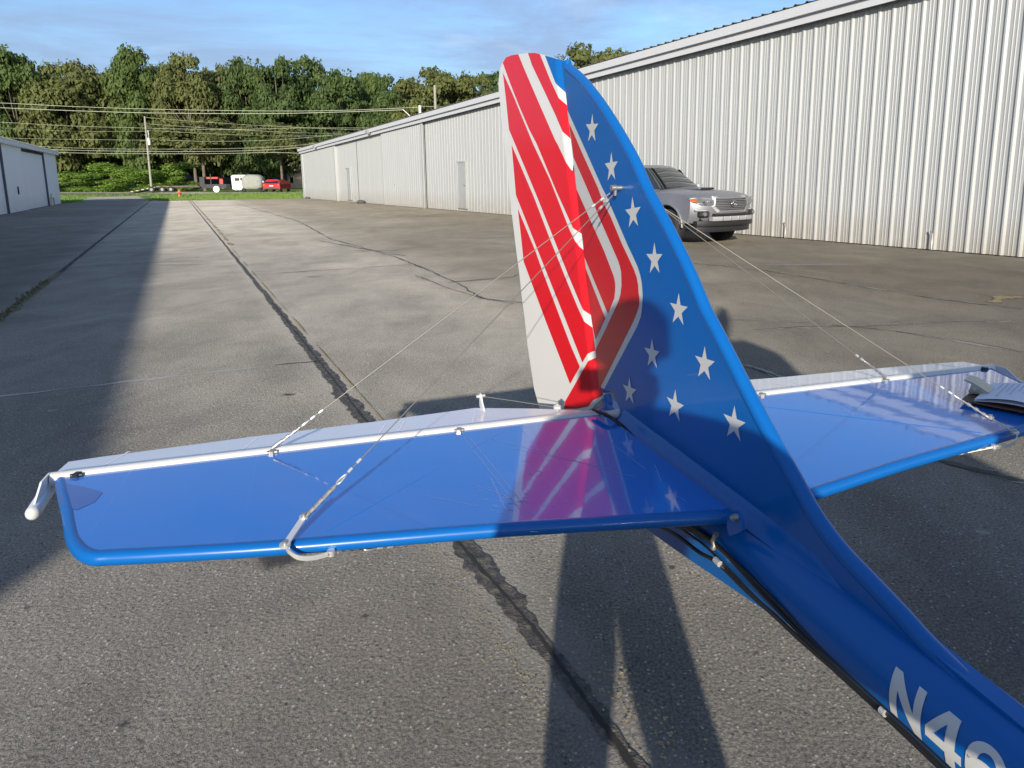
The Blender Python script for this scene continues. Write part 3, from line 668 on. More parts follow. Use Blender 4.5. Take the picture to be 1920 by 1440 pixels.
# --- rudder, turned 15 degrees to the left
H0 = wl(h_bot[0], 0, h_bot[1]); H1 = wl(h_top[0], 0, h_top[1]); HD = (H1 - H0).normalized()
RC0 = (PA - HD * PA.dot(HD)).normalized(); dl = R(15)
RC = RC0 * math.cos(dl) - PB * math.sin(dl); RN = RC.cross(HD)
if RN.dot(PB) > 0: RN = -RN                                            # points to the camera side
def rudpt(x, y):
    P = on_plane(x, y, PO + H0, RN) - PO - H0; return (P.dot(RC), P.dot(HD))
RT = .030                                                              # front tube diameter
def bulge(c):   # outward height of the skin at chord c: wedge shaped nose, then a nearly flat side
    if c < .004: return -.0165 + .0025 * math.sin(max(0, c) / .004 * math.pi / 2)
    if c < .036: return -.014 + .017 * (c - .004) / .032
    if c < .044: return .003
    return .003 - .006 * (c - .044) / .4
cuts = [.001, .002, .004, .014, .026, .036, .044]
def rf(c, h, off): return H0 + RC * c + HD * h + RN * (bulge(c) - .001 + off)
out_px = za((960, 166), (850, 128), (740, 101), (668, 78), (600, 64), (500, 66), (370, 80), (280, 94), (200, 124), (155, 178), (110, 300), (92, 480), (100, 600), (118, 760), (140, 1000), (190, 1430)) + zb((75, 400), (100, 600), (130, 940), (190, 1440))[2:] + zc((85, 430), (120, 760), (160, 1060), (200, 1430)) + zd((0, 930), (75, 1200)) + [(1014, 778), (1055, 774), (1100, 771), (1113, 764), (1125, 742)]
ro = [rudpt(*p) for p in out_px]
ro = [(max(c, .0), h) for c, h in ro]
hb = 0.; ht = rudpt(*hinge_at(113))[1]
ro[0] = (0., ro[0][1]); ro[-1] = (0., ro[-1][1])
rud = decal('rudder', ro, rf, M['white'], plane, 0, cuts)
rb = decal('rear_skin', ro, lambda c, h, off: H0 + RC * c + HD * h - RN * (bulge(c) + .026), M['white'], rud, 0, cuts)
# edge band closing the two skins
V = []; F = []
for (c, h) in ro: V += [H0 + RC * c + HD * h + RN * (bulge(c) - .001), H0 + RC * c + HD * h - RN * (bulge(c) + .026)]
n = len(ro)
for i in range(n): F.append((2 * i, 2 * i + 1, (2 * i + 3) % (2 * n), (2 * i + 2) % (2 * n)))
mesh('edge_tape', V, F, M['white'], rud)
# paint each corner of the rudder: blue tip, red bands
HG = lambda *ys: [hinge_at(y) for y in ys]
def rdecal(px, m, name='red_stripe'):
    q = [rudpt(*p) for p in px]; q = [(max(c, .0005), h) for c, h in q]
    return decal(name, q, rf, m, rud, .0008, cuts)
rdecal(za((740, 103), (850, 131), (958, 168)) + HG(150, 179) + za((880, 462)), M['blue'], 'blue_tip')
rdecal(za((505, 68), (600, 66), (668, 81), (820, 450), (930, 680), (1030, 808)) + HG(225, 262) + za((1085, 1272), (980, 1130), (880, 900), (700, 520), (560, 230)), M['red'])
rdecal(za((155, 195), (200, 126), (280, 96), (370, 82), (465, 310), (640, 710), (880, 1250)) + zb((765, 0), (870, 220), (912, 312), (930, 350), (985, 372)) + HG(350, 400, 440) + zb((1080, 1240), (975, 1130), (750, 640), (480, 0)) + za((520, 1100), (380, 780), (260, 480)), M['red'])
rdecal(za((157, 330), (300, 640), (420, 930)) + zb((430, 0), (660, 480), (780, 780), (930, 1160), (1000, 1300)) + zc((900, 90), (970, 180)) + HG(490, 530, 590) + zc((1062, 1045), (970, 945), (930, 860), (760, 460), (575, 0)) + zb((460, 660), (180, 0)) + za((240, 1100), (200, 700)), M['red'])
rdecal(zb((132, 12), (440, 720)) + zc((520, 0), (740, 540), (900, 920), (985, 1100), (1080, 1215)) + HG(630, 650) + zd((822, 398), (740, 460), (670, 575), (560, 300), (440, 0)) + zc((480, 470), (290, 0)) + zb((190, 690)), M['red'])
rdecal(zb((215, 872), (455, 1440)) + zc((430, 470), (800, 1430)) + zd((635, 630), (500, 865), (160, 0)) + zc((150, 290), (120, 0)), M['red'])
rdecal(zd((832, 497), (745, 560), (430, 1100), (412, 1200), (600, 1196), (750, 1165), (815, 1085), (905, 1012), (868, 760)), M['red'])
b = MB(); v, f_ = ellip((0, 0, 0), (.013, .013, .022), 12, 8); hp0 = rf(.010, rudpt(1073, 315)[1], -.006); b.add([v_ + hp0 for v_ in v], f_, True); b.build('hinge_opening', M['black'], rud)
b = MB(); q = rf(.0, 0, -.004); b.box(wl(finpt(1060, 760)[0] + .05, -.06, -.048), (.02, .02, .02)); 
# --- boom and lower keel
BZ = -.080; BR = .066
b = MB(); b.tube([wl(a, FT / 2, BZ + max(0, -a - 4) * .0) for a in (.12, 0, -.5, -1, -1.5, -2, -3, -4.8)], [BR * .9, BR, BR, BR, BR, BR, BR, BR], 40); boom = b.build('tail_boom', M['blue'], plane)
kp = [(.16, -.05), (.20, -.20), (.12, -.33), (-.10, -.282), (-.133, -.275), (-.40, -.230), (-.69, -.176), (-.86, -.135), (-.86, -.10), (0, -.06)]
slab('ventral_fin', kp, lambda a, z, o: wl(a, .002 - o if o == 0 else .02, z), M['blue'], plane, .018)
# registration letters wrapped on the boom
def boompt(x, y):
    o = CAMP - PO; d = ray(x, y); ob, oz = o.dot(PB) - FT / 2, o.z - BZ; db, dz = d.dot(PB), d.z; rr = BR + .0012
    A = db * db + dz * dz; B = 2 * (ob * db + oz * dz); Cc = ob * ob + oz * oz - rr * rr; D = max(0, B * B - 4 * A * Cc)
    t = (-B - math.sqrt(D)) / (2 * A); a = o.dot(PA) + d.dot(PA) * t; b_ = ob + db * t; z_ = oz + dz * t
    return a, math.atan2(z_, -b_)
t0 = boompt(1680, 1249); t1 = boompt(1672, 1330); t2 = boompt(1742, 1294); t3 = boompt(1716, 1367)
print('N corners', t0, t1, t2, t3)
A0 = t0[0]; TT = t0[1]; NW = abs(t2[0] - t0[0]); HTT = .062          # left edge, top angle, width, height of a character along the skin
def bf(u, v, off):   # u forward along boom (reading direction), v up along the skin from character base
    th = TT - (HTT - v) / BR; r = BR + .0009 + off; return wl(A0 - u - .2 * (HTT - v), FT / 2 - r * math.cos(th), BZ + r * math.sin(th))
def glyph(polys, u0, name='registration_letter'):
    bm = bmesh.new()
    for pl in polys:
        vs = [bm.verts.new((u0 + x * NW, y * HTT, 0)) for x, y in pl]
        for t in tess(pl): bm.faces.new([vs[i] for i in t])
    for k in range(1, 16):
        bmesh.ops.bisect_plane(bm, geom=bm.verts[:] + bm.edges[:] + bm.faces[:], plane_co=(0, HTT * k / 16, 0), plane_no=(0, 1, 0), dist=1e-6)
    for v in bm.verts: v.co = bf(v.co.x, v.co.y, 0)
    me = bpy.data.meshes.new(name); bm.to_mesh(me); bm.free(); me.materials.append(M['decal_white']); o = bpy.data.objects.new(name, me); C.objects.link(o); o.parent = boom
def arc(cx, cy, rx, ry, a0, a1, w_, n=18):
    P = []
    for i in range(n):
        t = [R(a0 + (a1 - a0) * (i + k) / n) for k in (0, 1)]
        P.append([(cx + rx * math.cos(t[0]), cy + ry * math.sin(t[0])), (cx + rx * math.cos(t[1]), cy + ry * math.sin(t[1])), (cx + (rx - w_) * math.cos(t[1]), cy + (ry - w_ * .62) * math.sin(t[1])), (cx + (rx - w_) * math.cos(t[0]), cy + (ry - w_ * .62) * math.sin(t[0]))])
    return P
S = .24
glyph([[(0, 0), (S, 0), (S, .60), (1 - S, 0), (1, 0), (1, 1), (1 - S, 1), (1 - S, .40), (S, 1), (0, 1)]], 0)
g0 = NW * 1.14
glyph([[(.56, 0), (.84, 0), (.84, .22), (1.02, .22), (1.02, .40), (.84, .40), (.84, 1), (.50, 1), (0, .42), (0, .22), (.56, .22)]], g0)
_dw = M['decal_white']; M['decal_white'] = M['blue']; bf0 = bf
bf = lambda u, v, off: bf0(u, v, off + .0006)
glyph([[(.57, .41), (.57, .76), (.27, .41)]], g0, 'letter_counter')
bf = bf0; M['decal_white'] = _dw
g0 += NW * 1.12
glyph(arc(.5, .33, .5, .33, 0, 360, .27, 28) + arc(.52, .60, .50, .40, 14, 215, .26, 20) + [[(0, .33), (.27, .33), (.27, .62), (0, .62)]], g0)
g0 += NW * 1.12
glyph([[(0, .82), (1, .82), (1, 1), (0, 1)], [(.74, .84), (1, .82), (.50, 0), (.22, 0)]], g0)
# --- stabilizer halves
STH = .026
def sf(a, b_, off): return wl(a, b_, off)
tipL = stabpt(99, 895)
rootH = stabpt(1132, 777); rootL = stabpt(1362, 952)
le_l0 = [stabpt(*p) for p in ((1362, 966), (1100, 981), (897, 994), (515, 1025), (300, 1038), (200, 1043))]
corner0 = [stabpt(*p) for p in ((165, 1044), (140, 1035), (124, 1016), (118, 995))]
side0 = [stabpt(*p) for p in ((112, 955), (106, 930))]
_all = le_l0 + corner0 + side0 + [tipL]
_in = inset(_all, .0135)
if abs(_in[3][0]) > abs(_all[3][0]): _in = inset(_all, -.0135)
_in = [(p[0] + .004, p[1]) for p in _in]
le_l, corner, side = _in[:len(le_l0)], _in[len(le_l0):len(le_l0) + len(corner0)], _in[-3:-1]; tipL = _in[-1]
SR = .0140
stab_objs = []
for sgn in (-1, 1):
    q = lambda p: (p[0], p[1] if sgn < 0 else -p[1])
    edge = [q(p) for p in le_l + corner + side + [tipL]]
    rt = [(0.004, sgn * -0 + q(rootH)[1]), ] 
    inner = [(rootL[0] + .01, sgn * .030 if sgn > 0 else -.030)]
    poly = [q((.004, tipL[1])), (.004, sgn * .045), (-.10, sgn * .045), (rootL[0], sgn * (.035 if sgn < 0 else .05))] + edge[:-1]
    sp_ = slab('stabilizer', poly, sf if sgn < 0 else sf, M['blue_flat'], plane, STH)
    if sgn > 0: pass
    tb = MB(); pth = smooth_path([Vector((p[0] - 0, p[1], 0)) for p in edge], 5); tb.tube([wl(p.x, p.y, -.0122) for p in pth], SR, 18); tb.build('leading_edge', M['blue'], sp_)
    # ribs under the fabric and a reinforcing tape
    for bb in (.30, .62, .95, 1.22):
        rbm = MB(); rbm.tube([wl(-.005, sgn * bb, -.0024), wl(-.30, sgn * bb, -.0024)], .0028, 6); rbm.build('rib', M['blue_flat'], sp_)
    rbm = MB(); rbm.tube([wl(-.01, sgn * .32, -.0024), wl(-.44, sgn * .80, -.0024)], .0035, 6); rbm.build('diagonal_rib', M['blue_flat'], sp_)
    stab_objs.append(sp_)
pc = decal('dark_patch', [stabpt(*p) for p in zc_((0, 640), ((372, 950), (560, 985), (693, 1022), (640, 1085), (520, 1140), (395, 1100)), 3.6)], sf, mat('darker_blue_patch', (.012, .07, .34), .12, coat=1.), stab_objs[0], .0007)  # darker blue area near the left stabilizer tip
def onz(x, y, z): P = loc(on_plane(x, y, PO + PZ * z, PZ)); return wl(*P)
rs_ = random.Random(11); V = []; F = []
def scratch(a0, b0, a1, b1, w_=.0005):
    d = Vector((a1 - a0, b1 - b0)).normalized() * w_; n0 = len(V)
    V.extend([wl(a0 - d.y, b0 + d.x, .0005), wl(a0 + d.y, b0 - d.x, .0005), wl(a1 + d.y, b1 - d.x, .0005), wl(a1 - d.y, b1 + d.x, .0005)]); F.append((n0, n0 + 1, n0 + 2, n0 + 3))
for P_, Q_ in (((870, 822), (985, 968)), ((880, 820), (1000, 968)), ((905, 818), (1190, 895)), ((960, 840), (1150, 880)), ((880, 905), (960, 935)), ((800, 930), (900, 950)), ((1145, 830), (1210, 880)), ((1260, 925), (1285, 940)), ((920, 895), (950, 960)), ((1228, 872), (1240, 905))):
    a_, b_ = stabpt(*P_), stabpt(*Q_); scratch(*a_, *b_, .0006)
for _ in range(40):
    x = rs_.gauss(955, 40); y = rs_.gauss(925, 28); a_ = stabpt(x, y); an = rs_.gauss(2.1, .4); l_ = rs_.uniform(.004, .02)
    if a_[0] < -.04: scratch(a_[0], a_[1], a_[0] + l_ * math.cos(an), a_[1] + l_ * math.sin(an), rs_.uniform(.0003, .0011))
o = mesh('scratches', V, F, mat('scuffed_paint', (.30, .38, .60), .4), stab_objs[0]); o['kind'] = 'stuff'
# --- elevators, drooping a little
ED = R(4.5)
EA = PA * math.cos(ED) - PZ * math.sin(ED); EN = PZ * math.cos(ED) + PA * math.sin(ED)
def elevpt(x, y):
    P = on_plane(x, y, PO, EN) - PO; return (P.dot(EA), P.dot(PB))
def ef(a, b_, off): return EA * a + PB * b_ + EN * off
te = [elevpt(*p) for p in ((98, 867), (200, 850), (480, 818), (700, 791), (890, 765), (1000, 766), (1100, 770))]
te[0] = (.128, stabpt(99, 890)[1]); te[1] = (.140, te[1][1]); print('te', te, 'tipL', tipL)
for sgn in (-1, 1):
    q = lambda p: (p[0], p[1] if sgn < 0 else -p[1])
    poly = [q((.012, te[0][1]))] + [q(p) for p in te] + [q((.012, te[-1][1] - .01))]
    if sgn > 0: poly = poly[::-1]
    e = slab('elevator', poly, ef, M['white2'], plane, .012)
    if sgn > 0: bpy.data.meshes[e.data.name]
    tb = MB(); tb.tube([ef(.017, te[0][1] if sgn < 0 else -te[0][1], -.006), ef(.017, sgn * .06, -.006)], .0165, 20); tb.build('front_tube', M['white'], e)
    for bb in (.62, .67, 1.0, 1.30, .42):
        decal('rib_tape', [(.04, sgn * bb), (.04, sgn * (bb - .006)), (te[2][0] * .93, sgn * (bb - .04)), (te[2][0] * .93, sgn * (bb - .034))], ef, M['tape'], e, .0004)
    # control horn
    hx = elevpt(903, 764); hb_ = hx[1] if sgn < 0 else -hx[1]
    hm = MB(); pl = [(hx[0] - .045, 0), (hx[0] + .01, 0), (hx[0] + .012, .032), (hx[0] + .006, .042), (hx[0] - .006, .040), (hx[0] - .016, .022)]
    hm.prism(pl, lambda u, v: EA * u + PB * (hb_ - .004) + EN * v, lambda u, v: EA * u + PB * (hb_ + .001) + EN * v); hr = hm.build('control_horn', M['tip'], e)
    hm = MB(); hm.cyl(EA * (hx[0] + .002) + PB * (hb_ - .014) + EN * .034, EA * (hx[0] + .002) + PB * (hb_ + .012) + EN * .034, .005); hm.build('bolt', M['alu'], hr)
    # mass balance on its arm
    pt = elevpt(*(98, 885)); tb_ = te[0][1] if sgn < 0 else -te[0][1]
    am = MB(); am.prism([(.02, 0), (.02, .02), (-.03, .02), (-.085, -.012), (-.085, -.034), (-.03, -.012)], lambda u, v: wl(u, tb_ + sgn * .002, v - .012), lambda u, v: wl(u, tb_ + sgn * .006, v - .012)); arm = am.build('balance_arm', M['tip'], e)
    cw = MB(); pA = onz(94, 912, -.030); pB = onz(62, 962, -.036); A_ = wl(pA.dot(PA), pA.dot(PB) * -sgn, -.030); B_ = wl(pB.dot(PA), pB.dot(PB) * -sgn, -.036); cw.cyl(A_, B_, .0145, 24); print('balance', pA.dot(PA), pA.dot(PB), pB.dot(PA), pB.dot(PB), tb_); c_ = cw.build('balance_weight', M['tip'], arm)
    cw = MB(); v, f_ = ellip((0, 0, 0), (.0145, .0145, .0145), 20, 10); cw.add([v_ + B_ for v_ in v], f_, True); cw.build('end_cap', M['white'], c_)
    # hinges
    for bb in (.055, .46, .92, 1.33):
        if bb == .92: bb = .918
        hm = MB(); hm.box(wl(.0, sgn * bb, .002), (.014, .018, .012), bev=.002); hm.tube([wl(-.002, sgn * (bb - .012), .003), wl(-.002, sgn * (bb + .012), .003)], .0045, 8); hm.build('hinge', M['steel'] if bb < 1.3 else M['black'], e)
# horn wire to the rudder foot
hx = elevpt(903, 764); P0_ = EA * (hx[0] + .002) + PB * hx[1] + EN * .034
P1_ = loc(on_plane(1045, 764, PO + PZ * .012, PZ)); P1_ = wl(*P1_)
b = MB(); b.tube([P0_, P1_], .0011, 6); b.build('horn_wire', M['wire'], plane)
b = MB(); b.box(P1_, (.022, .012, .014), bev=.003); b.cyl(P1_ - PZ * .012, P1_ + PZ * .012, .004); b.build('wire_clevis', M['alu'], plane)
# tail post hardware and black cable bundle
ctr = MB(); ctr.tube([wl(.02, -.07, -.012), wl(.02, .09, -.012)], .013, 14); ctr.build('elevator_torque_tube', M['white'], plane)
def onb(x, y, b_): P = loc(on_plane(x, y, PO + PB * b_, PB)); return wl(*P)
hoses = [
    ([onz(1112, 768, .016), onz(1142, 780, .018), onb(1172, 803, -.03), onb(1212, 846, -.03), onb(1262, 893, -.034), onb(1310, 928, -.036), onb(1352, 956, -.040)], .0042),  # forward run of this black cable also draws the dark gap at the root
    ([onz(1118, 772, .012), onz(1148, 786, .012), onb(1180, 815, -.035), onb(1224, 866, -.034)], .003)]
for pts, r in hoses:
    b = MB(); b.tube(smooth_path(pts, 6), r, 8); b.build('control_cable', M['black'], plane)
# cables under the stabilizer that run forward along the boom's lower left
def boomskin(x, y, extra):  # point just outside the boom under that pixel, falls back to a vertical plane
    return onb(x, y, -.060 - extra)
cab = [
    ([(1232, 985, -.050), (1268, 1003, -.052), (1310, 1035, -.052), (1345, 1055, -.052), (1400, 1108, -.050), (1452, 1154, -.046), (1500, 1199, -.042), (1560, 1251, -.040), (1650, 1333, -.040), (1720, 1398, -.040), (1800, 1475, -.040), (1850, 1530, -.040)], .0042),
    ([(1262, 985, -.054), (1310, 1000, -.056), (1352, 1030, -.058), (1400, 1080, -.056), (1458, 1142, -.050), (1506, 1192, -.046), (1566, 1247, -.043), (1654, 1328, -.043), (1726, 1393, -.043), (1806, 1470, -.043), (1860, 1525, -.043)], .0045),
    ([(1290, 984, -.058), (1330, 1010, -.060), (1372, 1048, -.062), (1420, 1094, -.058), (1468, 1142, -.053), (1512, 1186, -.049), (1570, 1242, -.046), (1658, 1323, -.046), (1730, 1388, -.046), (1812, 1465, -.046), (1870, 1520, -.046)], .0038),
    ([(1268, 985, -.050), (1320, 1022, -.050), (1370, 1072, -.050), (1430, 1132, -.048), (1480, 1178, -.043), (1540, 1233, -.041), (1600, 1286, -.041), (1660, 1340, -.041), (1720, 1397, -.041), (1800, 1475, -.041)], .0022)]
for pts, r in cab:
    b = MB(); b.tube(smooth_path([onb(x, y, bb) for x, y, bb in pts], 5), r, 8); b.build('control_cable', M['black'], plane)
b = MB(); P = onb(1341, 1049, -.056); P2 = onb(1350, 1058, -.056); b.cyl(P, P2, .0065, 10); b.build('cable_ferrule', M['alu'], plane)
b = MB(); P = onb(1652, 1330, -.046); P2 = onb(1661, 1338, -.046); b.cyl(P, P2, .006, 10); b.build('cable_ferrule', M['alu'], plane)
# clamp on the boom
b = MB(); pts = [onb(x, y, -.064) for x, y in ((1343, 1001), (1339, 1008), (1336, 1014), (1339, 1022), (1337, 1028))]; b.tube(pts, [.006, .004, .005, .004, .006], 8); b.build('clamp', M['steel'], plane)
# root bracket of the stabilizer
br = MB(); pl = [loc(on_plane(x, y, PO - PB * .050, PB)) for x, y in ((1372, 968), (1378, 956), (1392, 957), (1400, 972), (1403, 992), (1394, 998), (1378, 1004), (1374, 992))]
br.prism([(p.x, p.z) for p in pl], lambda u, v: wl(u, -.062, v), lambda u, v: wl(u, -.056, v)); brk = br.build('root_bracket', M['blue'], plane)
P = loc(on_plane(1382, 969, PO - PB * .062, PB)); b = MB(); b.cyl(wl(P.x, -.062, P.z), wl(P.x, -.072, P.z), .0065, 10); b.cyl(wl(P.x, -.072, P.z), wl(P.x, -.076, P.z), .004, 8); b.build('bolt', M['steel'], brk)
b = MB(); b.tube([wl(rootL[0] + .005, -.10, -.010), wl(rootL[0] - .004, -.058, -.010)], .010, 12); b.box(wl(rootL[0] - .01, -.045, -.012), (.03, .03, .022), bev=.004); b.build('root_pin', M['blue'], brk)
# --- bracing
FITP = loc(on_plane(1165, 352, PO, PB)); ancH = stabpt(512, 850); ancL = stabpt(536, 1014)
def brace(P, Q, lower, r=.00125, tb_len=.075, name='brace_wire'):
    """stainless wire from anchor P to fin fitting Q with turnbuckle, thimble and ferrules"""
    d = (Q - P); Ln = d.length; d.normalize(); sd_ = d.cross(PZ).normalized(); up = sd_.cross(d)
    b = MB(); b.tube([P + d * (lower + .03), Q - d * .02], r, 6); wv = b.build(name, M['wire'], plane)
    t = MB(); s0 = lower
    t.tube([P + d * (s0 - .012), P + d * s0, P + d * (s0 + .012)], [.0045, .0055, .003], 8)
    for q in (-1, 1): t.tube([P + d * (s0 + .008) + sd_ * .0035 * q, P + d * (s0 + .008 + tb_len) + sd_ * .0035 * q], .0019, 6)
    t.tube([P + d * (s0 + .006), P + d * (s0 + tb_len + .012)], [.0026, .0026], 8)
    for k in (.15, .5, .85): t.tube([P + d * (s0 + tb_len * k), P + d * (s0 + tb_len * k + .008)], .0048, 8)
    t.build('turnbuckle', M['steel'], wv)
    s1 = s0 + tb_len + .016; lp_ = MB(); pts = []
    for k in range(17):
        a = 2 * math.pi * k / 16; pts.append(P + d * (s1 + .011 - .013 * math.cos(a)) + sd_ * (.0052 * math.sin(a) * (1.2 - .45 * (1 - math.cos(a)) / 2 * 1.6)))
    lp_.tube(pts[:-1], .0017, 6, closed=True); lp_.build('thimble', M['alu'], wv)
    for k in (s1 + .028, s1 + .052):
        f_ = MB(); f_.tube([P + d * k, P + d * (k + .011)], .0034, 8); f_.build('ferrule', M['alu'], wv)
    f_ = MB(); f_.tube([Q - d * .018, Q - d * .075], .0022, 6); f_.build('wire_tail', M['wire'], wv)
    for k in (.040, .070):
        f_ = MB(); f_.tube([Q - d * k, Q - d * (k + .011)], .0034, 8); f_.build('ferrule', M['alu'], wv)
    return wv
for sgn in (-1, 1):
    Q = wl(FITP.x, -.016 if sgn < 0 else FT + .016, FITP.z)
    A1 = wl(ancH[0], sgn * abs(ancH[1]), .014); A2 = wl(ancL[0], sgn * abs(ancL[1]), .006)
    brace(A1, Q - PZ * .004 + PA * .004, .012, tb_len=.055)
    brace(A2, Q - PZ * .010 - PA * .002, .052, tb_len=.062)
    # bracket folded round the leading edge
    d = (Q - A2).normalized(); sd_ = d.cross(PZ).normalized()
    bb = MB(); c0 = wl(ancL[0] - .024, sgn * abs(ancL[1]), .006)
    top = A2 + d * .045 + PZ * .004
    bw = (PA * .6 + PB * sgn * .3).normalized() * .009
    bw = d.cross(PZ).normalized() * .008
    V = [c0 - bw, c0 + bw, top + bw, top - bw]; V = V + [v - PZ * .003 for v in V]
    bb.add(V, [(0, 1, 2, 3), (4, 7, 6, 5), (0, 4, 5, 1), (1, 5, 6, 2), (2, 6, 7, 3), (3, 7, 4, 0)])
    bb.cyl(c0 - PZ * .004, c0 + PZ * .001, .010, 16); bb.cyl(top - PZ * .004, top + PZ * .001, .0085, 16)
    bk = bb.build('wire_bracket', M['alu'], plane)
    b = MB()
    for c_ in (c0, top): b.cyl(c_, c_ + PZ * .006, .005, 8)
    b.build('bolt', M['steel'], bk)
    b = MB(); lo = wl(ancL[0] - .034, sgn * (abs(ancL[1]) - .078), -.020)
    pts = smooth_path([c0 - PZ * .002, wl(ancL[0] - .036, sgn * (abs(ancL[1]) - .006), -.002), wl(ancL[0] - .042, sgn * (abs(ancL[1]) - .022), -.014), wl(ancL[0] - .040, sgn * (abs(ancL[1]) - .048), -.020), lo], 4)
    for q_ in range(len(pts) - 1):
        p_, q2 = pts[q_], pts[q_ + 1]; o_ = PZ * .0045; n_ = (q2 - p_).cross(PZ).normalized() * .0012
        b.add([p_ - o_ - n_, p_ - o_ + n_, p_ + o_ + n_, p_ + o_ - n_, q2 - o_ - n_, q2 - o_ + n_, q2 + o_ + n_, q2 + o_ - n_], [(0, 1, 2, 3), (4, 7, 6, 5), (0, 4, 5, 1), (1, 5, 6, 2), (2, 6, 7, 3), (3, 7, 4, 0)])
    b.cyl(lo - PZ * .004, lo + PZ * .006, .007, 12); b.build('lower_strap', M['alu'], bk)
    brace(lo, wl(-.10, sgn * .02, -.27), .004, tb_len=.05)
    brace(wl(ancH[0], sgn * abs(ancH[1]), -.030), wl(-.02, sgn * .02, -.29), .004, tb_len=.05)
    b = MB(); b.tube([wl(FITP.x, FT / 2 - sgn * 0, FITP.z), Q + PB * sgn * .004], .006, 10); b.tube([Q, Q + PB * sgn * .014], .0085, 6); b.tube([Q + PZ * .002, Q - PZ * .02 + PA * .004, ], .005, 8); b.build('fin_fitting', M['steel'], plane)
# --- forward fuselage pod, cockpit, engine and pylon (unseen behind the camera; shaped to throw the shadow on the right)
M['glass'] = mat('clear_glass', (.06, .07, .08), .05, spec=.8)
sec = []
for a, hw, zb_, zt in ((-2.62, .07, .50, 1.20), (-2.9, .16, .42, 1.88), (-3.4, .26, .38, 1.96), (-4.0, .34, .36, 1.99), (-4.5, .36, .34, 1.88), (-5.1, .36, .34, 1.80), (-5.6, .33, .38, 1.35), (-6.0, .24, .45, .95), (-6.2, .10, .55, .78)):
    ring = []
    for k in range(16):
        th = 2 * math.pi * k / 16; cx_, cz_ = math.cos(th), math.sin(th); q = .62
        ring.append(wl(a, .0 + hw * math.copysign(abs(cx_) ** q, cx_), (zb_ + zt) / 2 - (CAMZ - DZ) + (zt - zb_) / 2 * math.copysign(abs(cz_) ** q, cz_)))
    sec.append(ring)
V = [p for r in sec for p in r]; F = [(i * 16 + k, i * 16 + (k + 1) % 16, (i + 1) * 16 + (k + 1) % 16, (i + 1) * 16 + k) for i in range(len(sec) - 1) for k in range(16)] + [tuple(range(16)), tuple(range(len(V) - 16, len(V)))]
mesh('cockpit_pod', V, F, M['blue'], plane, True)
b = MB(); b.box(wl(-3.55, .0, 2.05 - .85), (.5, .34, .22), Matrix.Rotation(TH * -1 + math.pi / 2, 3, 'Z'), bev=.04); b.build('engine', M['steel'], plane)
b = MB(); b.tube([wl(-3.0, -.05, 1.95 - .85), wl(-3.1, .02, 2.15 - .85), wl(-3.28, .15, 2.42 - .85), wl(-3.40, .23, 2.60 - .85)], [.05, .075, .07, .03], 10); b.build('propeller_blade', M['black'], plane)
for sgn in (-1, 1):
    b = MB(); b.tube([wl(-4.7, sgn * .3, .42 - .85), wl(-4.75, sgn * .85, .22 - .85)], .025, 8); b.build('gear_leg', M['alu'], plane)
    b = MB(); b.cyl(wl(-4.75, sgn * .80, .2 - .85), wl(-4.75, sgn * .92, .2 - .85), .2, 24); b.build('wheel', M['black'], plane)
# --- clipboard lying on the right stabilizer tip
p1 = on_plane(1801, 752, PO + PZ * .010, PZ); p2 = on_plane(1848, 712, PO + PZ * .010, PZ)
dx = (p2 - p1).normalized(); dy = Vector((dx.y, -dx.x, 0)); ang = math.atan2(dx.y, dx.x)
print('clipboard edge', (p2 - p1).length, stabpt(1801, 752), stabpt(1848, 712))
if dy.dot(PB) < 0: dy = -dy
clip = thing('clipboard', 'brown clipboard with printed papers lying on the right stabilizer tip', 'clipboard', p1)
def cbx(name, x0, x1, y0, y1, z0, z1, m, par=clip, curl=0):
    V = [dx * x + dy * y + PZ * (z + curl * max(0, y - .1) ** 2 * 0) for z in (z0, z1) for x, y in ((x0, y0), (x1, y0), (x1, y1), (x0, y1))]
    return MB().add(V, [(0, 1, 2, 3), (4, 7, 6, 5), (0, 4, 5, 1), (1, 5, 6, 2), (2, 6, 7, 3), (3, 7, 4, 0)]).build(name, m, par)
cbx('board', 0, .225, 0, .315, 0, .003, M['wood'])
# curled sheaf of paper
for k, m in ((0, M['paper']), (1, M['paper'])):
    V = []; F = []; nx = 14
    for i in range(nx + 1):
        y = .03 + .272 * i / nx; z = .0045 + k * .004 + .018 * math.sin(min(1, i / nx * 1.4) * math.pi) * (.6 + .4 * k)
        V += [dx * (.008 + k * .004) + dy * y + PZ * z, dx * (.217 - k * .003) + dy * y + PZ * (z + .002 * k)]
    for i in range(nx): F.append((2 * i, 2 * i + 1, 2 * i + 3, 2 * i + 2))
    pg = mesh('paper_sheet', V, F, m, clip, True)
def pz(y):
    t = (y - .03) / .272; return .0092 + .018 * math.sin(min(1, t * 1.4) * math.pi) + .0016
V = []; F = []
for i in range(16):
    y = .062 + i * .0135; ln = .17 * (1 if i % 4 else .55) * (.8 + .2 * math.sin(i * 2.1)); b0_ = len(V)
    x0 = .198
    V += [dx * x0 + dy * y + PZ * pz(y), dx * (x0 - ln) + dy * y + PZ * pz(y), dx * (x0 - ln) + dy * (y + .0018) + PZ * pz(y + .0018), dx * x0 + dy * (y + .003) + PZ * pz(y + .003)]; F.append((b0_, b0_ + 1, b0_ + 2, b0_ + 3))
mesh('printed_lines', V, F, M['ink'], clip)
b = MB(); cm = dx * .112
pl = [(.004, .004), (.050, .016), (.052, .020), (.030, .034), (.010, .046), (-.012, .052), (-.014, .049), (.006, .040), (.0, .012)]
